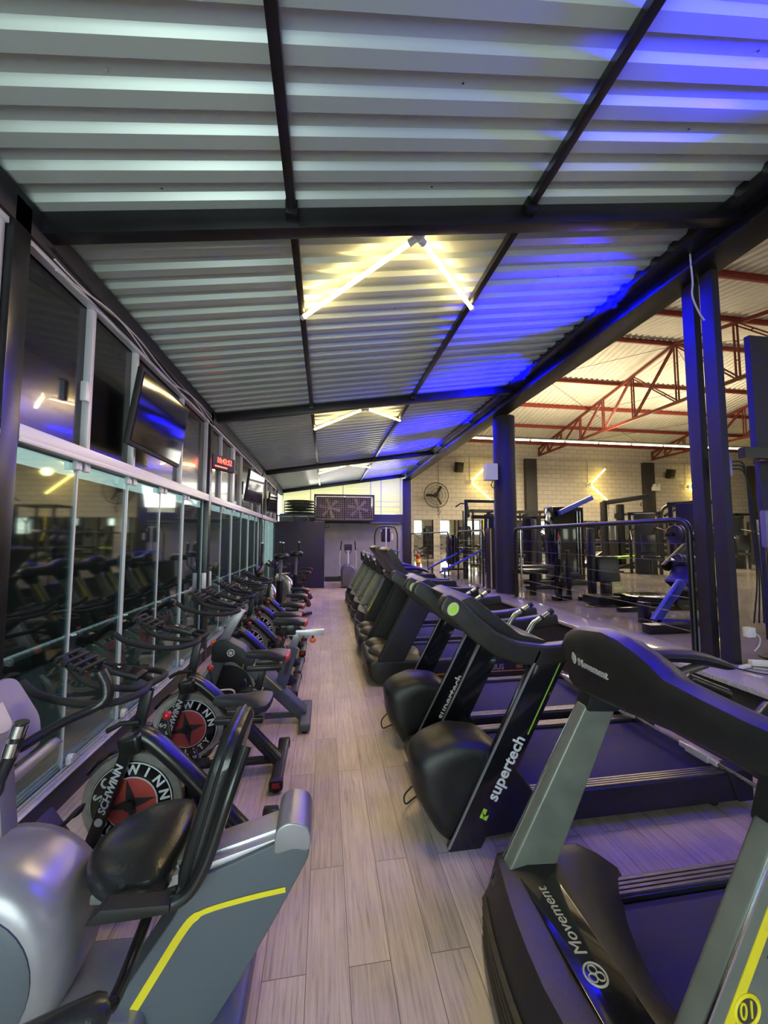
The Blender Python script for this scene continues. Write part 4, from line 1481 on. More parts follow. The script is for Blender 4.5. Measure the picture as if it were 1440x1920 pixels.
def studio_bike():
    t = thing('spin_bike', 'charcoal spin bike with solid black flywheel and protruding silver slider bar', 'exercise bike', (-0.60, 3.56, 0))
    for x, w in ((-0.44, 0.46), (0.45, 0.50)):
        m = MB()
        m.box((x, 0, 0.05), (0.09, w, 0.06))
        st = m.build('stabiliser', 'grey_panel', t, bevel=0.015, seg=3)
        for s in (-1, 1):
            MB().lathe([(0.025, 0), (0.025, 0.025)], (x, s * (w / 2 - 0.04), 0), 'z', 12).build('foot', 'rubber', st)
    m = MB()
    m.bar((-0.46, 0, 0.07), (-0.26, 0, 0.62), 0.13, 0.10)
    m.build('front_tube', 'grey_panel', t, bevel=0.02, seg=3)
    m = MB()
    m.prism(rnd([(-0.34, 0.56), (-0.33, 0.72), (-0.22, 0.74), (-0.08, 0.66), (0.02, 0.54), (-0.04, 0.46), (-0.16, 0.56), (-0.24, 0.55)], 0.03, 3), -0.075, 0.075)
    sh = m.build('shoulder', 'plastic', t, bevel=0.02, seg=3)
    MB().ring((-0.18, -0.077, 0.63), 0.028, 0.003, 'y', 20, 5).build('badge_ring', 'white_ink', sh)
    m = MB()
    for q in range(3):
        m.bar((-0.18 - 0.02 * math.cos(q * PI / 3), -0.078, 0.63 - 0.02 * math.sin(q * PI / 3)), (-0.18 + 0.02 * math.cos(q * PI / 3), -0.078, 0.63 + 0.02 * math.sin(q * PI / 3)), 0.003, 0.005)
    m.build('badge', 'white_ink', sh)
    m = MB()
    m.bar((-0.10, 0, 0.57), (0.43, 0, 0.06), 0.13, 0.10)
    mb_ = m.build('main_beam', 'grey_panel', t, bevel=0.02, seg=3)
    m = MB()
    m.bar((-0.02, -0.066, 0.545), (0.24, -0.066, 0.295), 0.002, 0.008)
    m.build('yellow_line', 'yellow', mb_)
    cx, cz = -0.22, 0.30
    fw = MB().lathe([(0.20, -0.02), (0.24, -0.02), (0.245, 0), (0.24, 0.02), (0.20, 0.02)], (cx, 0, cz), 'y', 48).build('flywheel', 'ring_steel', t, smooth=30)
    MB().disc((cx, 0, cz), 0.215, 0.052, 'y', 48).build('flywheel_face', 'matte_black', fw)
    m = MB()
    U = [(-0.10, 0.03), (0.0, 0.03), (0.03, 0.0), (0.0, -0.03), (-0.10, -0.03)]
    m.tube([(cx + p[0] + 0.05, -0.08, cz + p[1]) for p in bez([(a, b, 0) for a, b in U], 4)], 0.012, 8, flat=0.5)
    m.build('hub_loop', 'white_ink', fw)
    m = MB()
    m.bar((-0.27, 0, 0.70), (-0.115, 0, 0.98), 0.06, 0.075)
    m.build('bar_post', 'silver_paint', t, bevel=0.008)
    k_ = MB().ell((-0.33, -0.02, 0.70), (0.03, 0.025, 0.03)).build('post_knob', 'orange', t)
    handlebar(t, -0.14, 0.98)
    m = MB()
    m.bar((0.20, 0, 0.22), (0.33, 0, 0.64), 0.07, 0.10)
    se = m.build('seat_tube', 'grey_panel', t, bevel=0.01)
    m = MB()
    m.bar((0.27, -0.037, 0.42), (0.30, -0.037, 0.54), 0.002, 0.03)
    m.build('slot', 'dark_ink', se)
    m = MB()
    m.bar((0.32, 0, 0.62), (0.37, 0, 0.75), 0.05, 0.065)
    m.build('seat_post', 'silver_paint', t, bevel=0.004)
    m = MB()
    m.box((0.44, 0, 0.76), (0.32, 0.045, 0.05))
    sl = m.build('slider_bar', 'alu', t, bevel=0.004)
    m = MB()
    m.box((0.31, 0, 0.79), (0.09, 0.06, 0.09))
    m.build('slider_block', 'steel_black', sl, bevel=0.015)
    MB().rod((0.5, 0, 0.74), (0.5, 0, 0.70), 0.01, 8).build('slider_knob_stem', 'chrome', sl)
    MB().ell((0.5, 0, 0.69), (0.028, 0.028, 0.022)).build('slider_knob', 'orange', sl)
    MB().ell((0.20, -0.06, 0.62), (0.03, 0.03, 0.03)).build('seat_knob', 'orange', t)
    saddle(t, 0.30, 0.87, True)
    m = MB()
    m.prism(rnd([(-0.24, 0.25), (-0.24, 0.36), (0.12, 0.40), (0.22, 0.30), (0.12, 0.16)], 0.05, 4), 0.06, 0.11)
    m.build('chain_case', 'plastic', t, bevel=0.01)
    m = MB()
    m.tube([(-0.08, -0.08, 0.60), (-0.07, -0.09, 0.54), (-0.08, -0.085, 0.5)], 0.005, 6)
    m.build('cage_clip', 'chrome', t)
    m = MB()
    m.bar((-0.4, 0, 0.06), (0.44, 0, 0.06), 0.05, 0.035)
    m.build('lower_beam', 'grey_panel', t, bevel=0.006)
    pedals(t, 0.12, 0.28, rot=-0.5)
    return t


studio_bike()


def air_bike(label, loc, rz, s=1.0):
    t = thing('air_bike', label, 'exercise bike', loc, rz, 'air bikes at the end of the bike row')
    for x in (-0.45, 0.45):
        MB().box((x, 0, 0.05), (0.07, 0.5, 0.06)).build('stabiliser', 'steel_black', t, bevel=0.01)
    MB().bar((-0.45, 0, 0.08), (0.45, 0, 0.08), 0.06, 0.05).build('lower_beam', 'steel_black', t, bevel=0.006)
    d = MB().lathe([(0.02, -0.09), (0.28, -0.085), (0.33, -0.05), (0.34, 0), (0.33, 0.05), (0.28, 0.085), (0.02, 0.09)], (-0.16, 0, 0.50), 'y', 36).build('wheel_case', 'ring_steel', t, smooth=50)
    m = MB()
    for q in range(5):
        m.ring((-0.16, -0.088, 0.5), 0.06 + q * 0.05, 0.004, 'y', 28, 4)
    m.build('vent', 'steel_black', d)
    m = MB()
    m.bar((0.20, 0, 0.08), (0.24, 0, 0.85), 0.07, 0.09)
    m.build('seat_tube', 'steel_black', t, bevel=0.008)
    MB().bar((0.24, 0, 0.8), (0.26, 0, 1.22), 0.035, 0.04).build('seat_post', 'silver_paint', t)
    fr = Matrix.Translation((0.27, 0, 1.23))
    MB().slab([(0.13 * math.cos(2 * PI * q / 20), 0.13 * math.sin(2 * PI * q / 20)) for q in range(20)], 0, 0.09, fr, puff=0.1).build('saddle', 'leather', t)
    m = MB()
    m.bar((-0.30, 0, 0.08), (-0.26, 0, 0.95), 0.07, 0.08)
    m.build('front_tube', 'steel_black', t, bevel=0.008)
    MB().box((-0.25, 0, 1.02), (0.05, 0.2, 0.14), (0, -0.3, 0)).build('console', 'plastic', t, bevel=0.01)
    for sd in (-1, 1):
        a = MB().tube(bez([(-0.10, sd * 0.20, 0.22), (-0.14, sd * 0.22, 0.7), (-0.05, sd * 0.25, 1.0), (0.06, sd * 0.27, 1.12), (0.07, sd * 0.27, 1.34)], 6), 0.013, 8).build('moving_arm', 'steel_black', t)
        MB().rod((0.07, sd * 0.27, 1.34), (0.07, sd * 0.27, 1.50), 0.018, 10).build('grip', 'rubber', a)
        MB().ell((0.07, sd * 0.27, 1.515), (0.024, 0.024, 0.016)).build('grip_tip', 'white', a)
        MB().rod((0.05, sd * 0.2, 0.32), (0.05, sd * 0.34, 0.32), 0.02, 8).build('foot_peg', 'rubber', a)
    MB().rod((-0.15, -0.22, 0.85), (-0.15, 0.22, 0.85), 0.012, 8).build('cross_bar', 'chrome', t)
    return t


ab = air_bike('air bike with pale round wheel case and high saddle, the nearer of two', (-0.98, 7.2, 0), R(-35))
dup(ab, (-0.78, 8.35, 0), R(-40), 'air bike with high round saddle, the farther of two, by the dark cupboard', 'air bikes at the end of the bike row')
for i, (y, lb) in enumerate(((9.5, 'low spin bike seen small beyond the air bikes, nearer one'), (10.6, 'low spin bike seen small beyond the air bikes, farther one'))):
    dup(SB, (-0.78, y, 0), R(6), lb, 'spin bikes beyond the air bikes')

# ------------------------------------------------------------------ recumbent bike, lower left corner
YR = 1.44
t = thing('recumbent_bike', 'grey recumbent exercise bike with yellow stripe, lower left corner', 'exercise bike', (-0.7, YR, 0))
rec = t
X0 = 0.7
def rx(p):
    return [(a + X0, b) for a, b in p]
side = rnd(rx([(-0.12, 0.62), (-0.045, 0.62), (-0.04, 0.56), (-0.14, 0.39), (-0.26, 0.20), (-0.33, 0.10), (-0.66, 0.10), (-0.61, 0.20), (-0.53, 0.32), (-0.45, 0.43), (-0.40, 0.53), (-0.30, 0.56)]), 0.02, 4)
m = MB()
m.prism(side, -0.085, 0.085)
pan = m.build('rear_frame', 'grey_panel', t, bevel=0.014, seg=3)
m = MB()
pth = [(-0.115, 0.468), (-0.22, 0.458), (-0.33, 0.442), (-0.385, 0.425), (-0.425, 0.385), (-0.50, 0.27), (-0.58, 0.145)]
pb = bez([(a + X0, -0.0865, b) for a, b in pth], 4)
lf = []
for i, p in enumerate(pb):
    tt = (pb[min(i + 1, len(pb) - 1)] - pb[max(i - 1, 0)]).normalized()
    n_ = Vector((-tt.z, 0, tt.x))
    w_ = 0.008 if i < 12 else 0.012
    lf.append([p + n_ * w_, p - n_ * w_, p - n_ * w_ + Vector((0, -0.0015, 0)), p + n_ * w_ + Vector((0, -0.0015, 0))])
m.loft(lf)
m.build('yellow_stripe', 'yellow', pan)
m = MB()
m.prism(rnd(rx([(-0.155, 0.575), (-0.15, 0.655), (-0.11, 0.675), (-0.05, 0.66), (-0.033, 0.62), (-0.04, 0.575), (-0.09, 0.59)]), 0.02, 4), -0.09, 0.09)
m.build('rear_cap', 'silver_paint', pan, bevel=0.012, seg=3)
m = MB()
m.bar((-0.145 + X0, 0.0, 0.60), (-0.66 + X0, 0.0, 0.475), 0.14, 0.03)
m.bar((-0.145 + X0, 0.0, 0.617), (-0.66 + X0, 0.0, 0.492), 0.08, 0.016)
m.build('seat_rail', 'alu', t, bevel=0.004)
m = MB()
m.box((-0.30 + X0, 0, 0.06), (0.12, 0.52, 0.09))
m.build('rear_foot', 'grey_plastic', t, bevel=0.02, seg=3)
# low step-through spine
m = MB()
m.prism(rnd(rx([(-0.52, 0.08), (-0.52, 0.18), (-0.62, 0.20), (-0.84, 0.21), (-0.95, 0.26), (-0.95, 0.06), (-0.6, 0.05)]), 0.04, 4), -0.13, 0.13)
sp = m.build('step_spine', 'silver_paint', t, bevel=0.03, seg=3)
letters('lettering', 'RT250', 0.065, NEG_Y(-0.88 + X0, -0.131, 0.145), 'grey_ink', sp)
m = MB()
m.bar((-0.94 + X0, -0.132, 0.10), (-0.74 + X0, -0.132, 0.085), 0.003, 0.012)
m.build('yellow_line', 'yellow', sp)
# front housing with round side cover
m = MB()
m.lathe([(0.02, -0.15), (0.22, -0.145), (0.265, -0.12), (0.285, -0.06), (0.285, 0.06), (0.265, 0.12), (0.22, 0.145), (0.02, 0.15)], (-1.01 + X0, 0.0, 0.36), 'y', 40)
hs = m.build('front_housing', 'silver_paint', t, smooth=60)
m = MB()
m.lathe([(0.0, -0.165), (0.19, -0.16), (0.21, -0.15), (0.21, -0.13), (0.0, -0.13)], (-1.01 + X0, 0.0, 0.36), 'y', 40)
m.build('side_cover', 'grey_panel', hs, smooth=60)
m = MB()
m.box((-1.02 + X0, 0, 0.06), (0.14, 0.5, 0.09))
m.build('front_foot', 'grey_plastic', t, bevel=0.02)
for s, px, pz in ((-1, -1.17, 0.60), (1, -1.0, 0.47)):
    px += X0
    MB().bar((-1.08 + X0, 0.17 * s, 0.53), (px, 0.19 * s, pz), 0.015, 0.03).build('crank', 'chrome', t)
    m = MB()
    m.box((px, s * 0.25, pz + 0.02), (0.035, 0.10, 0.17), (0, -0.6, 0))
    m.box((px + 0.045, s * 0.25, pz - 0.045), (0.06, 0.09, 0.03), (0, -0.6, 0))
    p_ = m.build('pedal', 'matte_black', t, bevel=0.012)
    m = MB()
    m.tube(bez([(px - 0.0, s * 0.19, pz + 0.04), (px + 0.07, s * 0.2, pz + 0.09), (px + 0.08, s * 0.26, pz + 0.1), (px + 0.05, s * 0.31, pz + 0.05)], 5), 0.022, 8, flat=0.3)
    m.build('pedal_strap', 'rubber', p_)
# seat cushion and tray
fr = Matrix.Translation((-0.60 + X0, 0.06, 0.50)) @ Matrix.Rotation(R(-4), 4, 'Y')
so = rnd([(-0.16, -0.06), (-0.16, 0.10), (-0.02, 0.21), (0.12, 0.19), (0.15, 0.0), (0.13, -0.20), (-0.04, -0.18)], 0.09, 6)
MB().slab(so, 0.0, 0.085, fr, puff=0.12).build('seat_cushion', 'leather', t)
MB().box((-0.58 + X0, 0.03, 0.485), (0.24, 0.2, 0.03), (0, 0.1, 0)).build('seat_base', 'grey_paint', t, bevel=0.006)
m = MB()
m.prism(rx([(-0.64, 0.545), (-0.60, 0.585), (-0.42, 0.575), (-0.42, 0.55), (-0.5, 0.545)]), -0.215, -0.165)
m.build('seat_tray', 'matte_black', t, bevel=0.008)
# backrest
bo = rnd([(-0.20, 0.0), (-0.17, 0.36), (-0.10, 0.43), (0.10, 0.43), (0.17, 0.36), (0.20, 0.0), (0.13, -0.03), (-0.13, -0.03)], 0.06, 5)
fr = frame((-0.405 + X0, 0.04, 0.555), (0, 1, 0), (0.27, 0, 1))
bk = MB().slab(bo, -0.04, 0.035, fr @ Matrix.Rotation(PI, 4, 'Y'), puff=0.05).build('backrest', 'leather', t)
m = MB()
m.tube([fr @ Vector((x_ * 1.01, y_, 0.0)) for x_, y_ in bo], 0.006, 6, closed=True)
m.build('piping', 'leather', bk)
m = MB()
m.tube(bez([(-0.50 + X0, -0.19, 0.56), (-0.40 + X0, -0.19, 0.565), (-0.34 + X0, -0.18, 0.64), (-0.28 + X0, -0.16, 0.82), (-0.245 + X0, -0.10, 0.93)], 6), 0.018, 10)
m.build('back_tube', 'steel_black', t)
m = MB()
m.box((-0.41 + X0, 0.03, 0.545), (0.1, 0.14, 0.05), (0, -0.2, 0))
m.build('seat_bracket', 'grey_paint', t, bevel=0.004)
# side grip beside the seat, close to the viewer
m = MB()
m.tube(bez([(-0.52 + X0, -0.10, 0.46), (-0.50 + X0, -0.28, 0.47), (-0.49 + X0, -0.36, 0.49)], 6), 0.016, 10)
m.tube([(-0.475 + X0, -0.405, 0.53), (-0.48 + X0, -0.41, 0.53), (-0.50 + X0, -0.415, 0.53), (-0.60 + X0, -0.44, 0.52), (-0.72 + X0, -0.47, 0.51)], [0.012, 0.03, 0.038, 0.04, 0.038], 16)
m.rod((-0.49 + X0, -0.36, 0.49), (-0.52 + X0, -0.42, 0.525), 0.016)
m.build('seat_grip', 'leather', t)
# mast, console and front handlebar
m = MB()
m.bar((-1.02 + X0, 0.04, 0.55), (-1.12 + X0, 0.12, 0.92), 0.07, 0.07)
m.build('mast', 'grey_plastic', t, bevel=0.015)
fr = frame((-1.15 + X0, 0.16, 0.915), (0.10, 1, 0.12), (-0.40, 0, 1))
cp = rnd([(-0.20, -0.14), (0.13, -0.14), (0.17, -0.04), (0.15, 0.13), (0.11, 0.155), (-0.18, 0.155), (-0.22, 0.12)], 0.03, 4)
m = MB()
m.loft([[fr @ Vector((p[0] * s_, p[1] * s_, z_)) for p in cp] for s_, z_ in ((0.94, -0.035), (1.0, -0.02), (1.0, 0.0), (0.97, 0.006))])
cs = m.build('console', 'console_skin', t, smooth=40)
m = MB()
m.loft([[fr @ Vector((x_, y_, z_)) for x_, y_ in ((-0.08, -0.02), (0.06, -0.02), (0.06, 0.08), (-0.08, 0.08))] for z_ in (0.006, 0.009)])
m.build('display', 'lcd', cs)
for i, (x_, y_) in enumerate([(-0.15, 0.06 - 0.018 * q) for q in range(6)]):
    m = MB()
    m.loft([[fr @ Vector((x_ + a_, y_ + b_, z_)) for a_, b_ in ((-0.025, -0.004), (0.025, -0.004), (0.025, 0.004), (-0.025, 0.004))] for z_ in (0.006, 0.0085)])
    m.build('key', 'white_ink', cs)
for x_, y_ in ((0.02, -0.06), (-0.04, -0.08), (-0.03, -0.115), (0.09, -0.03)):
    m = MB()
    m.loft([[fr @ Vector((x_ + 0.008 * math.cos(a_ * PI / 5), y_ + 0.008 * math.sin(a_ * PI / 5), z_)) for a_ in range(10)] for z_ in (0.006, 0.01)])
    m.build('button', 'saddle_red', cs)
m = MB()
m.loft([[fr @ Vector((p[0], p[1], z_)) for p in ((-0.20, -0.145), (0.16, -0.145), (0.18, -0.18), (-0.18, -0.19))] for z_ in (0.0, 0.035)])
m.build('bottle_tray', 'silver_paint', cs, bevel=0.006)
h1 = MB().tube(bez([(-1.12 + X0, 0.10, 0.80), (-1.02 + X0, 0.0, 0.80), (-0.97 + X0, -0.06, 0.87), (-0.93 + X0, -0.07, 0.96), (-0.91 + X0, -0.07, 1.04)], 6), [0.018] * 25, 12).build('handlebar', 'leather', t)
for a_, b_ in (((-0.937, -0.072, 0.945), (-0.927, -0.072, 0.985)), ((-0.922, -0.072, 1.0), (-0.912, -0.072, 1.035))):
    MB().rod((a_[0] + X0, a_[1], a_[2]), (b_[0] + X0, b_[1], b_[2]), 0.0205, 14).build('pulse_sensor', 'chrome', h1)
h2 = MB().tube(bez([(-1.12 + X0, 0.20, 0.82), (-1.04 + X0, 0.32, 0.86), (-0.93 + X0, 0.40, 0.90), (-0.92 + X0, 0.42, 0.96), (-0.95 + X0, 0.42, 1.03)], 6), [0.018] * 12 + [0.024] * 13, 12).build('handlebar', 'leather', t)


# ================================================================== RAILINGS AND THE HALL
def railing(name, label, y0, y1, posts, zt=1.765, x=3.2, r=0.026):
    t = thing(name, label, 'railing', (x, y0, ZP))
    L, h = y1 - y0, zt - ZP
    m = MB()
    m.tube([(0, 0, 0)] + [(0, 0.0, h - 0.12)] + bez([(0, 0.0, h - 0.10), (0, 0.03, h - 0.03), (0, 0.10, h)], 4) + bez([(0, L - 0.10, h), (0, L - 0.03, h - 0.03), (0, L, h - 0.10)], 4) + [(0, L, 0)], r, 12)
    m.build('top_rail', 'frame_black', t)
    for y in posts:
        MB().rod((0.05, y - y0, 0), (0.05, y - y0, h - 0.02), 0.016, 10).build('post', 'chrome' if y == posts[-1] and r > 0.02 else 'frame_black', t)
    for z in (0.18, 0.32, 0.47, 0.62, 0.79, 0.95):
        MB().rod((0.0, 0, z), (0.0, L, z), 0.0025, 6).build('wire', 'rail_strip', t)
    for y in (0, L):
        MB().lathe([(0.055, 0), (0.055, 0.006), (0.03, 0.012)], (0, y, 0.0), 'z', 16).build('base_plate', 'frame_black', t)
    return t


railing('cable_railing', 'black tube railing with steel wires between the round column and the double post', 2.97, 6.15, (6.05,))
railing('cable_railing', 'black tube railing with steel wires beyond the round column, near the fire extinguisher', 9.75, 14.2, (12.0,), r=0.02)
railing('cable_railing', 'short black wire railing just beyond the round column', 7.5, 9.0, (8.3,), r=0.02)

# stairs up to the hall and their two blue-painted handrails
t = thing('entry_steps', 'dark steps leading up from the aisle to the raised hall', 'steps', (2.5, 8.75, 0))
for i in range(2):
    MB().box((0.17 + 0.06 * i, 0, 0.1 + 0.2 * i), (0.2 - 0.12 * i, 0.8, 0.2), None).build('step', 'riser', t, bevel=0.005)
for y, lb in ((8.25, 'sloping blue handrail of the entry steps, the nearer one'), (9.26, 'sloping blue handrail of the entry steps, the farther one')):
    h = thing('stair_handrail', lb, 'handrail', (2.62, y, 0))
    MB().tube([(-0.12, 0, 0.84), (0.86, 0, 1.33)], 0.022, 10).build('rail', 'blue_paint', h)
    MB().rod((0.0, 0, 0), (0.0, 0, 0.88), 0.018, 10).build('post', 'frame_black', h)
    MB().rod((0.82, 0, 0.6), (0.82, 0, 1.30), 0.018, 10).build('post', 'frame_black', h)

o = MB().box((3.32, 7.35, 1.2), (0.16, 0.2, 1.2)).build('tall_cabinet', 'matte_black', bevel=0.004)
tag(o, 'narrow black upright cabinet with a yellow edge beside the round column', 'cabinet')
MB().box((3.255, 7.245, 1.2), (0.02, 0.012, 1.18)).build('edge', 'beige_paint', o)

# fire extinguisher
t = thing('fire_extinguisher', 'red fire extinguisher with a yellow label by the far railing', 'fire extinguisher', (3.5, 14.3, ZP))
m = MB(); m.lathe([(0.02, 0), (0.075, 0.005), (0.08, 0.03), (0.08, 0.33), (0.06, 0.38), (0.025, 0.41), (0.02, 0.43)], (0, 0, 0), 'z', 20)
m.build('cylinder', 'red', t)
MB().lathe([(0.082, 0.08), (0.082, 0.22)], (0, 0, 0), 'z', 20).build('label_band', 'yellow_label', t)
MB().box((0.0, 0, 0.45), (0.05, 0.03, 0.05)).build('valve', 'steel_black', t)
MB().tube(bez([(0, 0, 0.46), (-0.06, 0, 0.58), (-0.14, 0, 0.58), (-0.17, 0, 0.48), (-0.12, 0, 0.3)], 5), 0.01, 8).build('hose', 'rubber', t)

# round wall fan
t = thing('wall_fan', 'round black caged fan high on the block wall', 'fan', (4.9, 16.6, 3.52))
for r_ in (0.56, 0.42, 0.28, 0.14):
    m = MB(); m.ring((0, -0.06 - (0.05 if r_ < 0.5 else 0), 0), r_, 0.008 if r_ < 0.5 else 0.018, 'y', 40, 6)
    m.build('cage_ring', 'iron', t)
m = MB()
for q in range(40):
    a = q * PI / 20
    m.tube([(0.05 * math.cos(a), -0.13, 0.05 * math.sin(a)), (0.4 * math.cos(a), -0.11, 0.4 * math.sin(a)), (0.56 * math.cos(a), -0.06, 0.56 * math.sin(a))], 0.004, 4)
m.build('cage', 'iron', t)
for q in range(3):
    a = R(60 + q * 120)
    m = MB(); rows = []
    for r_, w_ in ((0.06, 0.06), (0.25, 0.13), (0.48, 0.10)):
        c = Vector((math.cos(a) * r_, -0.03, math.sin(a) * r_)); s_ = Vector((-math.sin(a), 0.4, math.cos(a))).normalized()
        rows.append([c - s_ * w_ / 2, c + s_ * w_ / 2, c + s_ * w_ / 2 + Vector((0, 0.006, 0)), c - s_ * w_ / 2 + Vector((0, 0.006, 0))])
    m.loft(rows); m.build('blade', 'matte_black', t)
MB().disc((0, 0.06, 0), 0.09, 0.2, 'y', 20).build('motor', 'matte_black', t)
MB().box((0, 0.28, 0), (0.05, 0.26, 0.05)).build('wall_arm', 'matte_black', t)
MB().tube(bez([(0.1, 0.25, -0.1), (0.15, 0.28, -0.55), (0.3, 0.3, -0.7), (0.2, 0.33, -0.85)], 5), 0.012, 6).build('cord', 'iron', t)


def speaker(x, z, lb):
    t = thing('wall_speaker', lb, 'speaker', (x, 16.75, z), R(12), 'black wall speakers on the block wall')
    MB().box((0, 0, 0), (0.34, 0.26, 0.46), (R(12), 0, 0)).build('cabinet', 'matte_black', t, bevel=0.02)
    MB().disc((0, -0.135, -0.05), 0.11, 0.02, 'y', 24).build('cone', 'iron', t)
    MB().rod((0, 0.1, 0), (0, 0.25, 0.0), 0.02, 8).build('bracket', 'iron', t)


speaker(6.05, 4.85, 'small black speaker left of the left arrow light')
speaker(17.15, 4.82, 'small black speaker right of the second dark pilaster')
# light speaker box on the round column
t = thing('column_speaker', 'pale rounded speaker fixed to the round column', 'speaker', (2.98, 6.62, 2.81))
MB().prism(rnd([(-0.12, -0.02), (-0.10, 0.07), (0.10, 0.09), (0.12, -0.09), (-0.10, -0.07)], 0.02, 3), -0.15, 0.15, 'z').build('cabinet', 'white', t, bevel=0.01)
MB().box((0.125, 0, 0), (0.02, 0.1, 0.28)).build('bracket', 'white', t)
MB().tube(bez([(0.05, -0.03, -0.15), (0.0, -0.05, -0.25), (0.05, -0.06, -0.3), (0.09, -0.05, -0.22)], 5), 0.008, 6).build('cord', 'rubber', t)

# emergency light and red clock on the second pilaster
t = thing('emergency_light', 'white twin-head emergency light on the second dark pilaster', 'emergency light', (16.25, 16.72, 4.05))
MB().box((0, 0, 0), (0.42, 0.1, 0.2)).build('body', 'white', t, bevel=0.015)
for s in (-0.11, 0.11):
    MB().disc((s, -0.04, 0.16), 0.075, 0.09, 'y', 18).build('lamp_head', 'white', t)
def clock(name, lb, loc, rz, sc, s='10:43:52'):
    t = thing(name, lb, 'digital clock', loc, rz)
    MB().box((0, 0, 0), (0.56 * sc, 0.06, 0.24 * sc)).build('case', 'matte_black', t, bevel=0.01)
    letters('digits', s, 0.13 * sc, frame((0, -0.033, 0.03 * sc), (1, 0, 0), (0, 0, 1)), 'led_red', t, align='CENTER', sx=0.85, bold=0.001)
    MB().box((-0.08 * sc, -0.032, -0.07 * sc), (0.3 * sc, 0.004, 0.02 * sc)).build('date_line', 'led_red', t)
clock('digital_clock', 'red digital wall clock low on the second dark pilaster', (16.1, 16.72, 2.55), 0, 1.3)
t = clock('digital_clock', 'red digital clock hanging high on the left, past the second black post', (-1.46, 5.72, 2.66), R(66), 0.85)
# televisions on the left front
def tv(lb, y, z, w, h, tilt=0.0, rz=90):
    t = thing('television', lb, 'television', (XL + 0.17, y, z), R(rz), 'televisions above the glass front')
    MB().box((0, 0, 0), (w, 0.04, h), (R(tilt), 0, 0)).build('bezel', 'matte_black', t, bevel=0.008)
    MB().box((0, -0.024, 0), (w - 0.05, 0.006, h - 0.06), (R(tilt), 0, 0)).build('screen', 'screen_black', t)
    MB().box((0, 0.08, 0), (0.12, 0.12, 0.25)).build('wall_mount', 'steel_black', t)
tv('large dark flat television hanging near the second black post', 3.56, 2.60, 1.0, 0.60, 8)
tv('flat television farther along the glass front, before the third black post', 8.1, 2.62, 1.05, 0.62, 8, 84)
tv('small flat television, farthest, over the last glass bay', 10.8, 2.55, 0.9, 0.5, 6, 84)
# cables under the eave
t = thing('cable_bundle', 'loose pale cables sagging along the eave above the high panels', 'cable', (XL + 0.08, 2.3, 3.2))
for q, sag in enumerate((0.02, 0.06, 0.10)):
    P = []
    for i in range(30):
        y = i * 0.105
        P.append((0.01 * q, y, 0.03 - sag * (0.5 + 0.5 * math.sin(y * 4.1 + q)) - 0.02 * q))
    MB().tube(P, 0.006, 6).build('cable', 'cable_white' if q else 'steel_black', t)
o = MB().tube(bez([(3.02, 2.66, 4.02), (3.0, 2.64, 3.9), (3.03, 2.66, 3.75), (3.02, 2.66, 3.62), (3.10, 2.68, 3.5), (3.17, 2.7, 3.45)], 6), 0.007, 6).build('hanging_cable', 'cable_white')
tag(o, 'pale cable hanging from the beam at the double post', 'cable')


# ------------------------------------------------------------------ gym machines
def machine(name, label, cat, loc, parts, group=None, rz=0):
    """parts: (name, material, builder(MB))"""
    t = thing(name, label, cat, loc, rz, group)
    for nm, mt, fn, *bv in parts:
        m = MB(); fn(m); m.build(nm, mt, t, bevel=bv[0] if bv else 0.0)
    return t


def plate_obj(t, x, y, z, r, th, name='weight_plate', axis='x'):
    MB().lathe([(0.03, -th / 2), (r * 0.75, -th / 2), (r * 0.8, -th * 0.35), (r * 0.9, -th / 2), (r, -th * 0.3), (r, th * 0.3), (r * 0.9, th / 2), (r * 0.8, th * 0.35), (r * 0.75, th / 2), (0.03, th / 2)], (x, y, z), axis, 28).build(name, 'iron', t)


# multi station with red lettered post
t = machine('cable_station', 'tall black cable station with red vertical lettering and a blue arm', 'gym machine', (5.0, 7.6, ZP), [
    ('tower', 'gloss_black', lambda m: m.box((0.35, 0.4, 0.85), (0.75, 0.35, 1.7)), 0.02),
    ('post', 'frame_black', lambda m: m.box((-0.35, 0.3, 0.75), (0.08, 0.1, 1.5)), 0.005),
    ('base', 'frame_black', lambda m: (m.box((0, 0, 0.05), (1.3, 0.1, 0.1)), m.box((0, 0.4, 0.05), (1.3, 0.1, 0.1))), 0.005),
    ('top_frame', 'frame_black', lambda m: m.box((-0.45, 0.4, 1.47), (0.7, 0.06, 0.06)), 0.005),
    ('lift_arm', 'blue_paint', lambda m: m.bar((0.05, 0.1, 1.55), (0.85, 0.1, 1.9), 0.09, 0.10), 0.01),  # arm in blue paint
    ('cable', 'chrome', lambda m: (m.rod((0.55, 0.2, 0.2), (0.55, 0.2, 1.6), 0.008), m.rod((0.62, 0.2, 0.2), (0.62, 0.2, 1.6), 0.008))),
])
t = thing('machine_post', 'thick black post with red and white vertical lettering right behind the wire railing', 'gym machine', (3.72, 5.75, ZP))
MB().box((0, 0, 0.6), (0.075, 0.09, 1.2)).build('post', 'gloss_black', t, bevel=0.006)
letters('lettering', 'VERSATILE', 0.05, frame((-0.0, -0.047, 0.9), (0, 0, -1), (1, 0, 0)), 'grey_ink', t)
m = MB(); m.prism([(-0.02, 0.95), (0.02, 1.02), (-0.01, 1.1), (-0.02, 1.04)], -0.05, -0.045); m.build('emblem', 'red', t)
MB().box((0.15, 0.0, 1.17), (0.3, 0.05, 0.04)).build('cross_bar', 'frame_black', t)
MB().box((0.05, 0.0, 0.04), (0.3, 0.09, 0.07)).build('foot_bar', 'frame_black', t, bevel=0.005)
MB().box((-0.1, 0.6, 0.42), (0.45, 0.3, 0.09)).build('seat', 'leather', t, bevel=0.03)
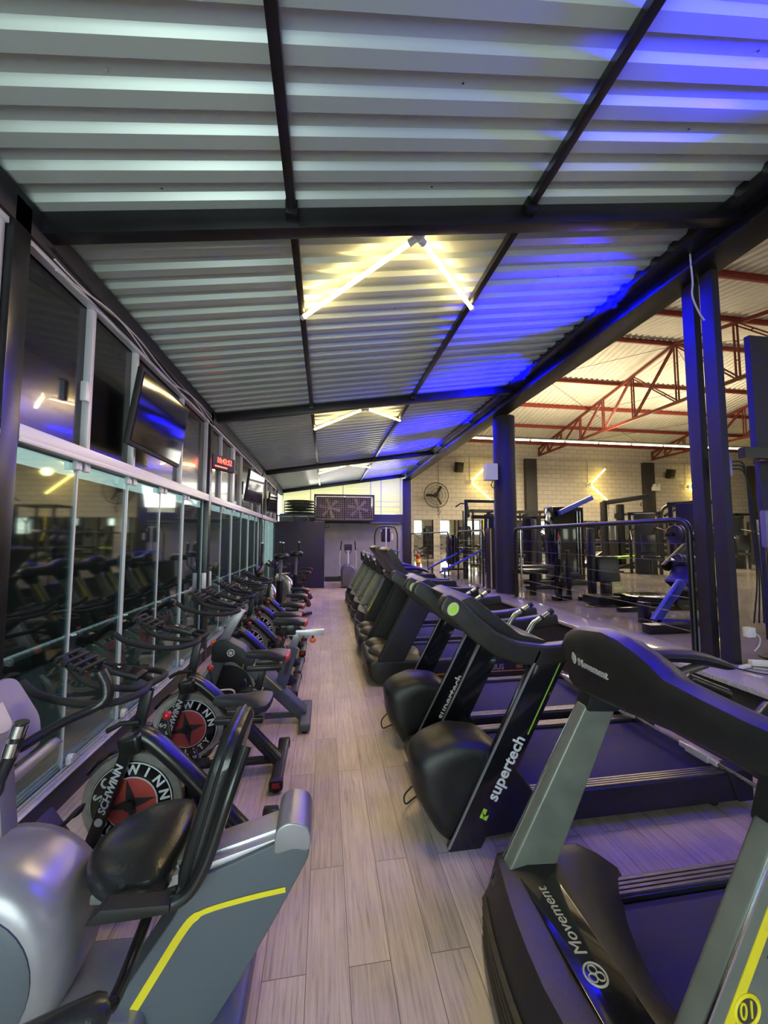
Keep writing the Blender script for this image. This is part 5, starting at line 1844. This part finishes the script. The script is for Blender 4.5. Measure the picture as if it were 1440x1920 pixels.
MB().box((-0.1, 0.6, 0.2), (0.08, 0.08, 0.4)).build('seat_leg', 'frame_black', t)

# chest press with square back pad
machine('press_machine', 'black seated machine with a big square back pad and box base behind the railing', 'gym machine', (4.5, 5.6, ZP), [
    ('back_pad', 'leather', lambda m: m.box((0.02, 0.05, 0.50), (0.40, 0.09, 0.42), (R(-6), 0, 0)), 0.04),
    ('pad_post', 'frame_black', lambda m: m.box((0.03, 0.1, 0.16), (0.13, 0.12, 0.32)), 0.01),
    ('mast', 'frame_black', lambda m: m.box((-0.22, 0.1, 0.58), (0.09, 0.11, 1.16)), 0.01),
    ('side_mast', 'frame_black', lambda m: m.box((-0.5, 0.3, 0.4), (0.06, 0.06, 0.8)), 0.006),
    ('base_box', 'gloss_black', lambda m: m.box((0.18, -0.55, 0.09), (0.75, 0.45, 0.18)), 0.015),
    ('foot_board', 'frame_black', lambda m: m.box((-0.35, -0.35, 0.09), (0.5, 0.35, 0.12)), 0.015),
    ('floor_bar', 'frame_black', lambda m: m.box((0.1, -0.85, 0.03), (1.3, 0.08, 0.06)), 0.006),
    ('floor_bar', 'frame_black', lambda m: m.box((0.1, 0.1, 0.03), (1.1, 0.08, 0.06)), 0.006),
])
# small bench with rollers
machine('leg_bench', 'low black bench with foam rollers left of the seated machine', 'gym machine', (4.3, 6.9, ZP), [
    ('bench_pad', 'leather', lambda m: m.box((-0.1, 0.3, 0.42), (0.75, 0.28, 0.09)), 0.03),
    ('roller', 'rubber', lambda m: (m.rod((0.1, 0, 0.28), (0.6, 0, 0.28), 0.055, 14), m.rod((0.1, 0.1, 0.1), (0.5, 0.1, 0.1), 0.055, 14))),
    ('frame', 'frame_black', lambda m: (m.bar((-0.4, 0.2, 0.04), (0.4, 0.2, 0.04), 0.07, 0.07), m.bar((-0.1, 0.3, 0.0), (-0.1, 0.3, 0.4), 0.08, 0.08), m.bar((0.35, 0.1, 0.0), (0.35, 0.1, 0.5), 0.06, 0.06)), 0.006),
])
# cable tower with an overhead boom
machine('cable_tower', 'tall dark cable tower with an overhead boom below the middle arrow light', 'gym machine', (9.9, 11.8, ZP), [
    ('post', 'frame_black', lambda m: m.box((-0.5, 0, 1.12), (0.16, 0.16, 2.24)), 0.01),
    ('post', 'frame_black', lambda m: m.box((0.12, 0, 1.08), (0.2, 0.16, 2.16)), 0.01),
    ('boom', 'frame_black', lambda m: m.bar((-0.5, 0, 2.2), (0.95, -0.3, 2.42), 0.14, 0.16), 0.01),
    ('weight_stack', 'iron', lambda m: m.box((-0.2, 0.05, 0.5), (0.35, 0.2, 0.9)), 0.01),
    ('guide_rod', 'chrome', lambda m: (m.rod((-0.3, 0, 0.1), (-0.3, 0, 2.2), 0.015), m.rod((-0.1, 0, 0.1), (-0.1, 0, 2.2), 0.015))),
    ('pulley', 'iron', lambda m: m.disc((-0.05, -0.1, 1.75), 0.12, 0.05, 'y', 18)),
    ('hook', 'iron', lambda m: m.ring((0.75, -0.25, 2.15), 0.05, 0.012, 'y', 14, 6)),
    ('base', 'frame_black', lambda m: m.box((-0.1, 0, 0.06), (1.4, 0.9, 0.1)), 0.01),
])
# arch frame with hooks
machine('cable_arch', 'arched black steel frame with hooks and a swing arm beneath the right arrow light', 'gym machine', (11.7, 11.5, ZP), [
    ('arch', 'frame_black', lambda m: m.tube([(-0.4, 0, 0), (-0.4, 0, 1.7)] + bez([(-0.4, 0, 1.75), (-0.3, 0, 2.0), (0, 0, 2.12), (0.3, 0, 2.0), (0.4, 0, 1.75)], 5) + [(0.4, 0, 0)], 0.06, 10)),
    ('swing_arm', 'frame_black', lambda m: (m.bar((-0.35, -0.1, 1.75), (0.4, -0.2, 2.2), 0.07, 0.08), m.bar((0.4, -0.2, 2.2), (1.0, -0.2, 2.3), 0.07, 0.08), m.bar((1.0, -0.2, 2.3), (0.35, 0, 1.7), 0.05, 0.05))),
    ('hook', 'iron', lambda m: m.tube([(0.75, -0.2, 2.2), (0.75, -0.2, 2.0), (0.8, -0.2, 1.85), (0.9, -0.2, 1.87), (0.92, -0.2, 1.95)], 0.012, 6)),
    ('hook', 'iron', lambda m: m.tube([(0.5, -0.2, 2.2), (0.5, -0.2, 1.95), (0.55, -0.2, 1.85), (0.62, -0.2, 1.9)], 0.012, 6)),
    ('base', 'frame_black', lambda m: m.box((0, 0, 0.05), (1.1, 0.8, 0.1)), 0.01),
    ('weight_stack', 'iron', lambda m: m.box((0.1, 0.0, 0.5), (0.4, 0.2, 0.9)), 0.01),
])
# plate loaded machine with blue legs
t = machine('leg_press', 'plate-loaded leg press with blue frame and black pad near the double post', 'gym machine', (4.35, 4.2, ZP), [
    ('foot_pad', 'leather', lambda m: m.box((0.25, 0.1, 0.46), (0.30, 0.34, 0.30), (0, R(40), 0)), 0.02),
    ('push_bar', 'beige_paint', lambda m: m.bar((-0.13, 0.0, 0.18), (0.12, 0.0, 0.45), 0.04, 0.05), 0.004),
    ('slide_frame', 'frame_black', lambda m: (m.bar((-0.1, 0.0, 0.16), (0.25, 0.1, 0.50), 0.14, 0.12), m.bar((-0.55, 0.0, 0.26), (0.6, 0.0, 0.17), 0.1, 0.07)), 0.008),
    ('blue_leg', 'blue_paint', lambda m: (m.bar((-0.66, -0.3, 0.06), (-0.28, -0.3, 0.50), 0.06, 0.09), m.bar((-0.66, -0.3, 0.06), (0.3, -0.3, 0.0), 0.06, 0.06), m.bar((0.0, -0.3, 0.18), (0.12, -0.3, 0.45), 0.06, 0.09)), 0.006),
    ('seat_roll', 'rubber', lambda m: (m.rod((-0.3, -0.25, 0.38), (0.2, -0.25, 0.34), 0.05, 14), m.rod((-0.05, 0.0, 0.27), (0.35, 0.0, 0.25), 0.055, 14))),
    ('foot_bar', 'frame_black', lambda m: (m.box((-0.2, -0.3, 0.02), (1.1, 0.08, 0.05)), m.box((-0.75, -0.55, 0.05), (0.5, 0.12, 0.09)), m.box((-0.6, -0.1, 0.12), (0.1, 0.1, 0.25))), 0.006),
    ('plate_arm', 'frame_black', lambda m: (m.bar((0.15, 0.35, 0.6), (0.8, 0.35, 1.12), 0.08, 0.1), m.bar((0.4, 0.3, 1.12), (0.75, 0.3, 0.95), 0.07, 0.1), m.rod((0.1, 0.25, 1.05), (0.5, 0.25, 1.05), 0.025, 10)), 0.008),
])
for q in range(3):
    plate_obj(t, 0.22 + q * 0.055, 0.25, 1.05, 0.12, 0.045)
for q in range(6):
    plate_obj(t, 0.22 + q * 0.05, 0.22, 0.72 - q * 0.004, 0.075, 0.04, 'small_plate')
MB().rod((0.1, 0.22, 0.72), (0.55, 0.22, 0.70), 0.02, 10).build('plate_peg', 'chrome', t)
# power rack left of the column
machine('power_rack', 'black power rack with a lat bar between the far railing and the round column', 'gym machine', (3.9, 9.2, ZP), [
    ('post', 'frame_black', lambda m: m.box((-0.42, 0, 0.98), (0.075, 0.075, 1.96)), 0.005),
    ('post', 'frame_black', lambda m: m.box((0.38, 0, 0.98), (0.075, 0.075, 1.96)), 0.005),
    ('post', 'frame_black', lambda m: m.box((-0.2, 0.6, 0.8), (0.075, 0.075, 1.6)), 0.005),
    ('top_bar', 'frame_black', lambda m: (m.bar((-0.46, 0, 1.93), (0.42, 0, 1.93), 0.07, 0.07), m.bar((-0.42, 0, 1.93), (-0.12, 0.6, 1.58), 0.07, 0.07), m.bar((0.38, 0, 1.93), (0.68, 0.6, 1.58), 0.07, 0.07), m.bar((-0.15, 0.3, 1.55), (0.75, 0.3, 1.55), 0.08, 0.09)), 0.005),
    ('lat_bar', 'frame_black', lambda m: m.tube([(-0.4, 0, 1.86), (-0.55, 0, 1.87), (-0.68, 0, 1.78)], 0.016, 8)),
    ('guide_rod', 'chrome', lambda m: (m.rod((0.1, 0.3, 0.1), (0.1, 0.3, 1.55), 0.02), m.rod((0.3, 0.3, 0.1), (0.3, 0.3, 1.55), 0.02))),
    ('base', 'frame_black', lambda m: (m.bar((-0.42, -0.1, 0.04), (-0.42, 0.7, 0.04), 0.08, 0.08), m.bar((0.4, -0.1, 0.04), (0.4, 0.7, 0.04), 0.08, 0.08)), 0.005),
])
# plate tree far left
t = thing('plate_tree', 'dark plate tree on the hall floor in front of the left mirror', 'plate rack', (4.05, 11.9, ZP))
MB().box((0, 0, 0.55), (0.08, 0.08, 1.1)).build('post', 'frame_black', t)
MB().box((0, 0, 0.03), (0.6, 0.5, 0.05)).build('base', 'frame_black', t)
for z in (0.35, 0.62, 0.9):
    for s in (-1, 1):
        MB().rod((s * 0.04, 0, z), (s * 0.26, 0, z), 0.018, 8).build('peg', 'chrome', t)
        for q in range(2):
            plate_obj(t, s * (0.1 + q * 0.06), 0, z, 0.19 - 0.03 * q, 0.05)


# dumbbell racks along the wall: every dumbbell its own object
def dumbbell(label, loc, s=1.0, group=None, rz=0):
    t = thing('dumbbell', label, 'dumbbell', loc, rz, group)
    MB().rod((0, -0.07 * s, 0), (0, 0.07 * s, 0), 0.016, 8).build('handle', 'chrome', t)
    for q in (-1, 1):
        MB().lathe([(0.055 * s, -0.05 * s), (0.065 * s, -0.03 * s), (0.065 * s, 0.03 * s), (0.055 * s, 0.05 * s)], (0, q * 0.12 * s, 0), 'y', 6).build('head', 'iron', t)
    return t


def rack(label, x, y, n, tiers, where):
    t = thing('dumbbell_rack', label, 'rack', (x, y, ZP))
    w = n * 0.17 + 0.1
    for s in (-1, 1):
        MB().bar((s * w / 2, 0.22, 0), (s * w / 2, 0.05, 0.3 * tiers + 0.1), 0.06, 0.08, (1, 0, 0)).build('upright', 'frame_black', t)
    first = None
    for j in range(tiers):
        z = 0.25 + 0.29 * j
        MB().box((0, 0.12 - 0.05 * j, z), (w, 0.34, 0.03), (R(-12), 0, 0)).build('tier', 'frame_black', t)
        for i in range(n):
            p = (x - w / 2 + 0.14 + i * 0.17, y + 0.12 - 0.05 * j, ZP + z + 0.085)
            lb = '%s hex dumbbell from the left, %s tier of the %s' % ('first second third fourth fifth sixth seventh eighth ninth tenth'.split()[i], ('lowest', 'middle', 'top')[j], where)
            if first is None:
                first = dumbbell(lb, p, 1.0, 'dumbbells on the ' + where)
            else:
                dup(first, p, 0, lb, 'dumbbells on the ' + where)


rack('three-tier dumbbell rack before the wall mirror, between the two pilasters', 11.6, 14.6, 10, 3, 'rack between the pilasters')
rack('three-tier dumbbell rack right of the second dark pilaster', 15.6, 15.2, 8, 3, 'rack by the second pilaster')
rack('two-tier dumbbell rack under the left arrow light', 7.2, 15.6, 8, 2, 'rack under the left arrow light')


# benches and loose machines filling the hall floor
def bench(label, loc, rz, pad='leather', inc=0):
    t = thing('weight_bench', label, 'bench', loc, rz, 'weight benches in the hall')
    m = MB(); m.box((0.25, 0, 0.45), (0.75, 0.28, 0.07), (0, R(-inc), 0)); m.build('back_pad', pad, t, bevel=0.02)
    MB().box((-0.3, 0, 0.44), (0.32, 0.28, 0.07)).build('seat_pad', pad, t, bevel=0.02)
    MB().bar((-0.5, 0, 0.1), (0.55, 0, 0.36), 0.06, 0.06).build('spine', 'frame_black', t)
    for x in (-0.5, 0.5):
        MB().box((x, 0, 0.03), (0.07, 0.5, 0.06)).build('foot', 'frame_black', t)
    MB().rod((0.4, 0, 0.05), (0.35, 0, 0.4), 0.03, 8).build('leg', 'frame_black', t)
    return t


bench('black incline bench in mid hall, nearest behind the wire railing', (7.0, 9.6, ZP), 0.3, inc=25)
bench('green padded bench in the middle of the hall', (8.9, 10.2, ZP), 0.1, 'green_pad')
bench('black flat bench before the racks, left of the cable tower', (7.9, 12.6, ZP), 1.2)
bench('black flat bench right of the cable arch', (13.2, 12.2, ZP), 0.9)
bench('black bench near the left mirror', (5.4, 12.8, ZP), 1.5, inc=15)


def squat_rack(label, loc, rz=0, band='iron'):
    t = thing('squat_rack', label, 'gym rack', loc, rz, 'squat racks along the hall mirrors')
    for x in (-0.6, 0.6):
        for y in (-0.4, 0.4):
            MB().box((x, y, 1.05), (0.07, 0.07, 2.1)).build('post', 'frame_black', t)
        MB().box((x, 0, 2.08), (0.07, 0.87, 0.07)).build('side_beam', 'frame_black', t)
    for y in (-0.4, 0.4):
        MB().box((0, y, 2.08), (1.13, 0.07, 0.07)).build('cross_beam', 'frame_black', t)
    MB().rod((-1.0, -0.46, 1.25), (1.0, -0.46, 1.25), 0.014, 8).build('barbell', 'chrome', t)
    for s in (-1, 1):
        plate_obj(t, s * 0.82, -0.46, 1.25, 0.22, 0.05)
        plate_obj(t, s * 0.89, -0.46, 1.25, 0.17, 0.04)
    MB().tube([(0.3, 0.4, 2.05), (0.25, 0.35, 1.3), (0.35, 0.35, 0.9)], 0.02, 6).build('strap', band, t)
    return t


squat_rack('black squat rack with yellow strap in front of the wide left mirror', (6.2, 14.6, ZP), 0.1, 'yellow_label')
squat_rack('black squat rack left of the first dark pilaster', (8.4, 14.8, ZP), -0.1)
squat_rack('black squat rack before the mirror between the pilasters', (14.0, 15.4, ZP), 0.05)
squat_rack('black squat rack at the far right of the hall', (18.8, 15.0, ZP), 0.0)


def stack_machine(label, loc, rz, h=1.7):
    t = thing('stack_machine', label, 'gym machine', loc, rz, 'weight stack machines in the hall')
    MB().box((0, 0.4, h / 2), (0.5, 0.3, h)).build('stack_shroud', 'plastic', t, bevel=0.02)
    for x in (-0.35, 0.35):
        MB().box((x, 0.4, h / 2), (0.07, 0.1, h)).build('post', 'frame_black', t)
    MB().box((0, 0.4, h), (0.8, 0.1, 0.08)).build('top_beam', 'frame_black', t)
    MB().bar((0, 0.4, 0.05), (0, -0.8, 0.05), 0.1, 0.08).build('base_beam', 'frame_black', t)
    MB().box((0, -0.35, 0.5), (0.4, 0.4, 0.08)).build('seat', 'leather', t, bevel=0.03)
    MB().box((0, -0.1, 0.85), (0.34, 0.08, 0.5), (R(-10), 0, 0)).build('back_pad', 'leather', t, bevel=0.03)
    MB().rod((0, -0.35, 0.05), (0, -0.35, 0.48), 0.035, 8).build('seat_post', 'frame_black', t)
    for x in (-1, 1):
        MB().tube([(x * 0.2, 0.3, 1.3), (x * 0.4, -0.1, 1.2), (x * 0.42, -0.5, 0.95)], 0.022, 8).build('press_arm', 'frame_black', t)
    return t


s = stack_machine('weight stack machine with seat, beyond the cable station', (6.6, 10.9, ZP), 0.5)
for loc, rz, lb in (((8.7, 9.3, ZP), -0.6, 'weight stack machine with seat in mid hall, before the cable tower'), ((11.0, 9.6, ZP), 0.4, 'weight stack machine with seat, in front of the cable arch'), ((13.3, 10.6, ZP), -0.3, 'weight stack machine with seat, right of the cable arch'), ((5.2, 10.6, ZP), 1.0, 'weight stack machine with seat, near the power rack'), ((16.5, 12.0, ZP), 0.2, 'weight stack machine with seat, beyond the double post'), ((7.6, 6.9, ZP), 2.2, 'weight stack machine seen between press machine and leg press')):
    dup(s, loc, rz, lb, 'weight stack machines in the hall')

# far elliptical and the tall climbing machine by the end wall
t = thing('elliptical_trainer', 'dark elliptical trainer facing the aisle before the grey end wall', 'elliptical', (0.76, 12.75, 0))
m = MB(); m.ylo([(-0.32, 0.8, rnd([(-0.22, 0.02), (-0.24, 0.62), (-0.12, 0.74), (0.12, 0.74), (0.24, 0.62), (0.22, 0.02)], 0.08, 4)), (-0.24, 1, rnd([(-0.22, 0.02), (-0.24, 0.62), (-0.12, 0.74), (0.12, 0.74), (0.24, 0.62), (0.22, 0.02)], 0.08, 4)), (0.3, 1, rnd([(-0.22, 0.02), (-0.24, 0.62), (-0.12, 0.74), (0.12, 0.74), (0.24, 0.62), (0.22, 0.02)], 0.08, 4))])
m.build('drive_case', 'grey_plastic', t, smooth=50)
MB().box((0, -0.02, 0.035), (0.56, 0.12, 0.06)).build('front_foot', 'silver_paint', t, bevel=0.015)
MB().rod((0, 0, 0.7), (0, 0.12, 1.28), 0.028, 10).build('mast', 'alu_light', t)
MB().box((0, 0.1, 1.3), (0.26, 0.06, 0.2), (R(-15), 0, 0)).build('console', 'matte_black', t, bevel=0.02)
MB().ring((0, 0.1, 1.2), 0.11, 0.012, 'y', 20, 6).build('heart_rate_bar', 'matte_black', t)
for s in (-1, 1):
    a = MB().tube(bez([(s * 0.25, 0.1, 0.55), (s * 0.28, 0.1, 0.9), (s * 0.25, 0.1, 1.2)], 5), 0.014, 8).build('moving_arm', 'alu_light', t)
    MB().tube([(s * 0.25, 0.1, 1.2), (s * 0.22, 0.1, 1.5)], 0.02, 8).build('grip', 'rubber', a)
    MB().box((s * 0.2, 0.75, 0.25), (0.14, 0.4, 0.05)).build('foot_plate', 'matte_black', t)
    MB().bar((s * 0.2, 0.2, 0.3), (s * 0.2, 1.0, 0.2), 0.04, 0.05).build('pedal_arm', 'steel_black', t)
t = thing('stair_climber', 'tall black stair climber with hoop frame in the right corner of the end wall', 'stair climber', (2.0, 12.6, 0))
MB().tube([(-0.38, 0, 0.1), (-0.38, 0, 1.7)] + bez([(-0.37, 0, 1.75), (-0.28, 0, 1.95), (0, 0, 2.0), (0.28, 0, 1.95), (0.37, 0, 1.75)], 4) + [(0.38, 0, 1.7), (0.38, 0, 0.1)], 0.022, 8).build('hoop', 'steel_black', t)
MB().box((0, 0.1, 1.7), (0.3, 0.12, 0.45)).build('console', 'matte_black', t, bevel=0.03)
MB().box((0, 0.06, 1.85), (0.34, 0.03, 0.06)).build('console_rim', 'alu', t, bevel=0.01)
MB().box((0, 0.02, 1.5), (0.05, 0.05, 1.0)).build('mast', 'alu_light', t, bevel=0.01)
MB().tube([(-0.4, -0.2, 1.15), (-0.3, 0, 1.2), (0.3, 0, 1.2), (0.4, -0.2, 1.15)], 0.025, 8).build('hand_bar', 'blue_paint', t)
m = MB(); m.prism(rnd([(-0.4, 0.0), (-0.4, 0.9), (0.4, 0.9), (0.4, 0.0)], 0.05, 3), -0.1, 0.9); m.build('body', 'plastic', t)
MB().box((0.2, -0.03, 1.65), (0.05, 0.01, 0.2)).build('paper_note', 'white', t)

# ------------------------------------------------------------------ right edge: dark partition, cobweb, cables, bag
struct(MB().box((4.5, 2.9, 2.92), (1.3, 0.05, 1.1)).build('wall_partition_upper', 'wall_dark'))
o = MB().box((4.4, 2.75, 2.33), (1.75, 0.06, 0.09)).build('crossbar', 'frame_black')
tag(o, 'black horizontal bar running right from the double post', 'bar')
o = MB().box((4.5, 2.92, 1.5), (1.2, 0.04, 1.6)).build('display_board', 'wall_dark', bevel=0.004)
tag(o, 'dark board beyond the double post with cobweb decoration', 'board')
t = thing('cobweb_decoration', 'white stretched cobweb decoration hanging at the right edge', 'decoration', (3.95, 2.74, 1.95))
random.seed(11)
for q in range(26):
    a0 = Vector((random.uniform(-0.04, 0.02), random.uniform(-0.05, 0.1), random.uniform(-0.1, 0.32)))
    a1 = Vector((random.uniform(0.0, 0.5), random.uniform(-0.05, 0.12), random.uniform(-0.65, 0.25)))
    mid = a0.lerp(a1, 0.5) + Vector((random.uniform(-0.03, 0.03), 0, random.uniform(-0.07, 0.01)))
    MB().tube(bez([a0, mid, a1], 5), random.uniform(0.001, 0.0028), 4).build('strand', 'net', t)
t = thing('gooseneck_device', 'purple-grey control box on a stand beside the double post', 'device', (3.72, 2.75, ZP))
MB().rod((0, 0, 0), (0, 0, 1.0), 0.012, 8).build('pole', 'chrome', t)
MB().box((0, 0, 1.08), (0.06, 0.05, 0.32)).build('box', 'console_skin', t, bevel=0.02)  # case in an even purple-grey
MB().disc((0, 0, 0.006), 0.1, 0.012, 'z', 20).build('foot', 'steel_black', t)
t = thing('wall_box', 'small bluish box with plugs fixed on the far post of the pair', 'junction box', (3.40, 2.72, 2.2))
MB().box((-0.09, 0, 0), (0.06, 0.08, 0.18)).build('case', 'console_skin', t, bevel=0.01)
for q in range(3):
    MB().tube(bez([(-0.05, -0.02, 0.04 - 0.03 * q), (0.08, -0.02, 0.0 - 0.03 * q), (0.13 + 0.02 * q, 0, -0.4), (0.16 + 0.02 * q, 0, -0.9), (0.10 + 0.05 * q, 0, -1.3)], 6), 0.006, 6).build('cable', 'rubber', t)
t = thing('gym_bag', 'black upright bag with maroon cords at the right edge of the ledge', 'bag', (3.66, 2.56, ZP))
m = MB(); rows = []
for z, s_ in ((0, 0.85), (0.05, 1), (0.2, 1.05), (0.36, 0.95), (0.45, 0.7), (0.48, 0.35)):
    rows.append([(0.17 * s_ * math.cos(2 * PI * q / 20) * (1 + 0.06 * math.sin(3 * q + z * 9)), 0.11 * s_ * math.sin(2 * PI * q / 20), z) for q in range(20)])
m.loft(rows); m.build('body', 'matte_black', t, smooth=60)
for q in range(3):
    MB().tube(bez([(-0.02, -0.06, 0.48), (-0.10 - 0.02 * q, -0.12, 0.42), (-0.15 - 0.01 * q, -0.13, 0.25), (-0.14, -0.12, 0.05)], 5), 0.006, 6).build('cord', 'maroon', t)
t = thing('power_adapter', 'white plug adapter hanging low on the double post', 'plug', (3.32, 2.62, 0.86))
MB().box((0, 0, 0), (0.07, 0.05, 0.075)).build('body', 'white', t, bevel=0.008)
MB().tube(bez([(0.03, -0.01, 0.0), (0.07, -0.02, -0.04), (0.06, -0.02, -0.10), (0.0, -0.03, -0.14)], 5), 0.005, 6).build('cable', 'cable_white', t)
t = thing('power_strip', 'white power strip lying on the granite ledge by the double post', 'power strip', (3.37, 2.56, 0.635), R(-20))
MB().box((0, 0, 0), (0.20, 0.05, 0.04)).build('body', 'white', t, bevel=0.008)
MB().box((-0.17, -0.06, -0.015), (0.12, 0.03, 0.02), (0, 0, 0.6)).build('plug', 'white', t, bevel=0.005)
MB().tube(bez([(0.1, 0, 0), (0.15, -0.04, -0.02), (0.02, -0.09, -0.025), (-0.12, -0.07, -0.02)], 6), 0.006, 6).build('cable', 'cable_white', t)
o = MB().tube(bez([(3.3, 3.0, 0.612), (3.1, 2.7, 0.612), (3.15, 2.45, 0.612), (3.3, 2.3, 0.612), (3.25, 2.0, 0.612), (3.4, 1.7, 0.612)], 6), 0.005, 6).build('floor_cable', 'rubber')
tag(o, 'thin dark cable winding over the granite ledge', 'cable')
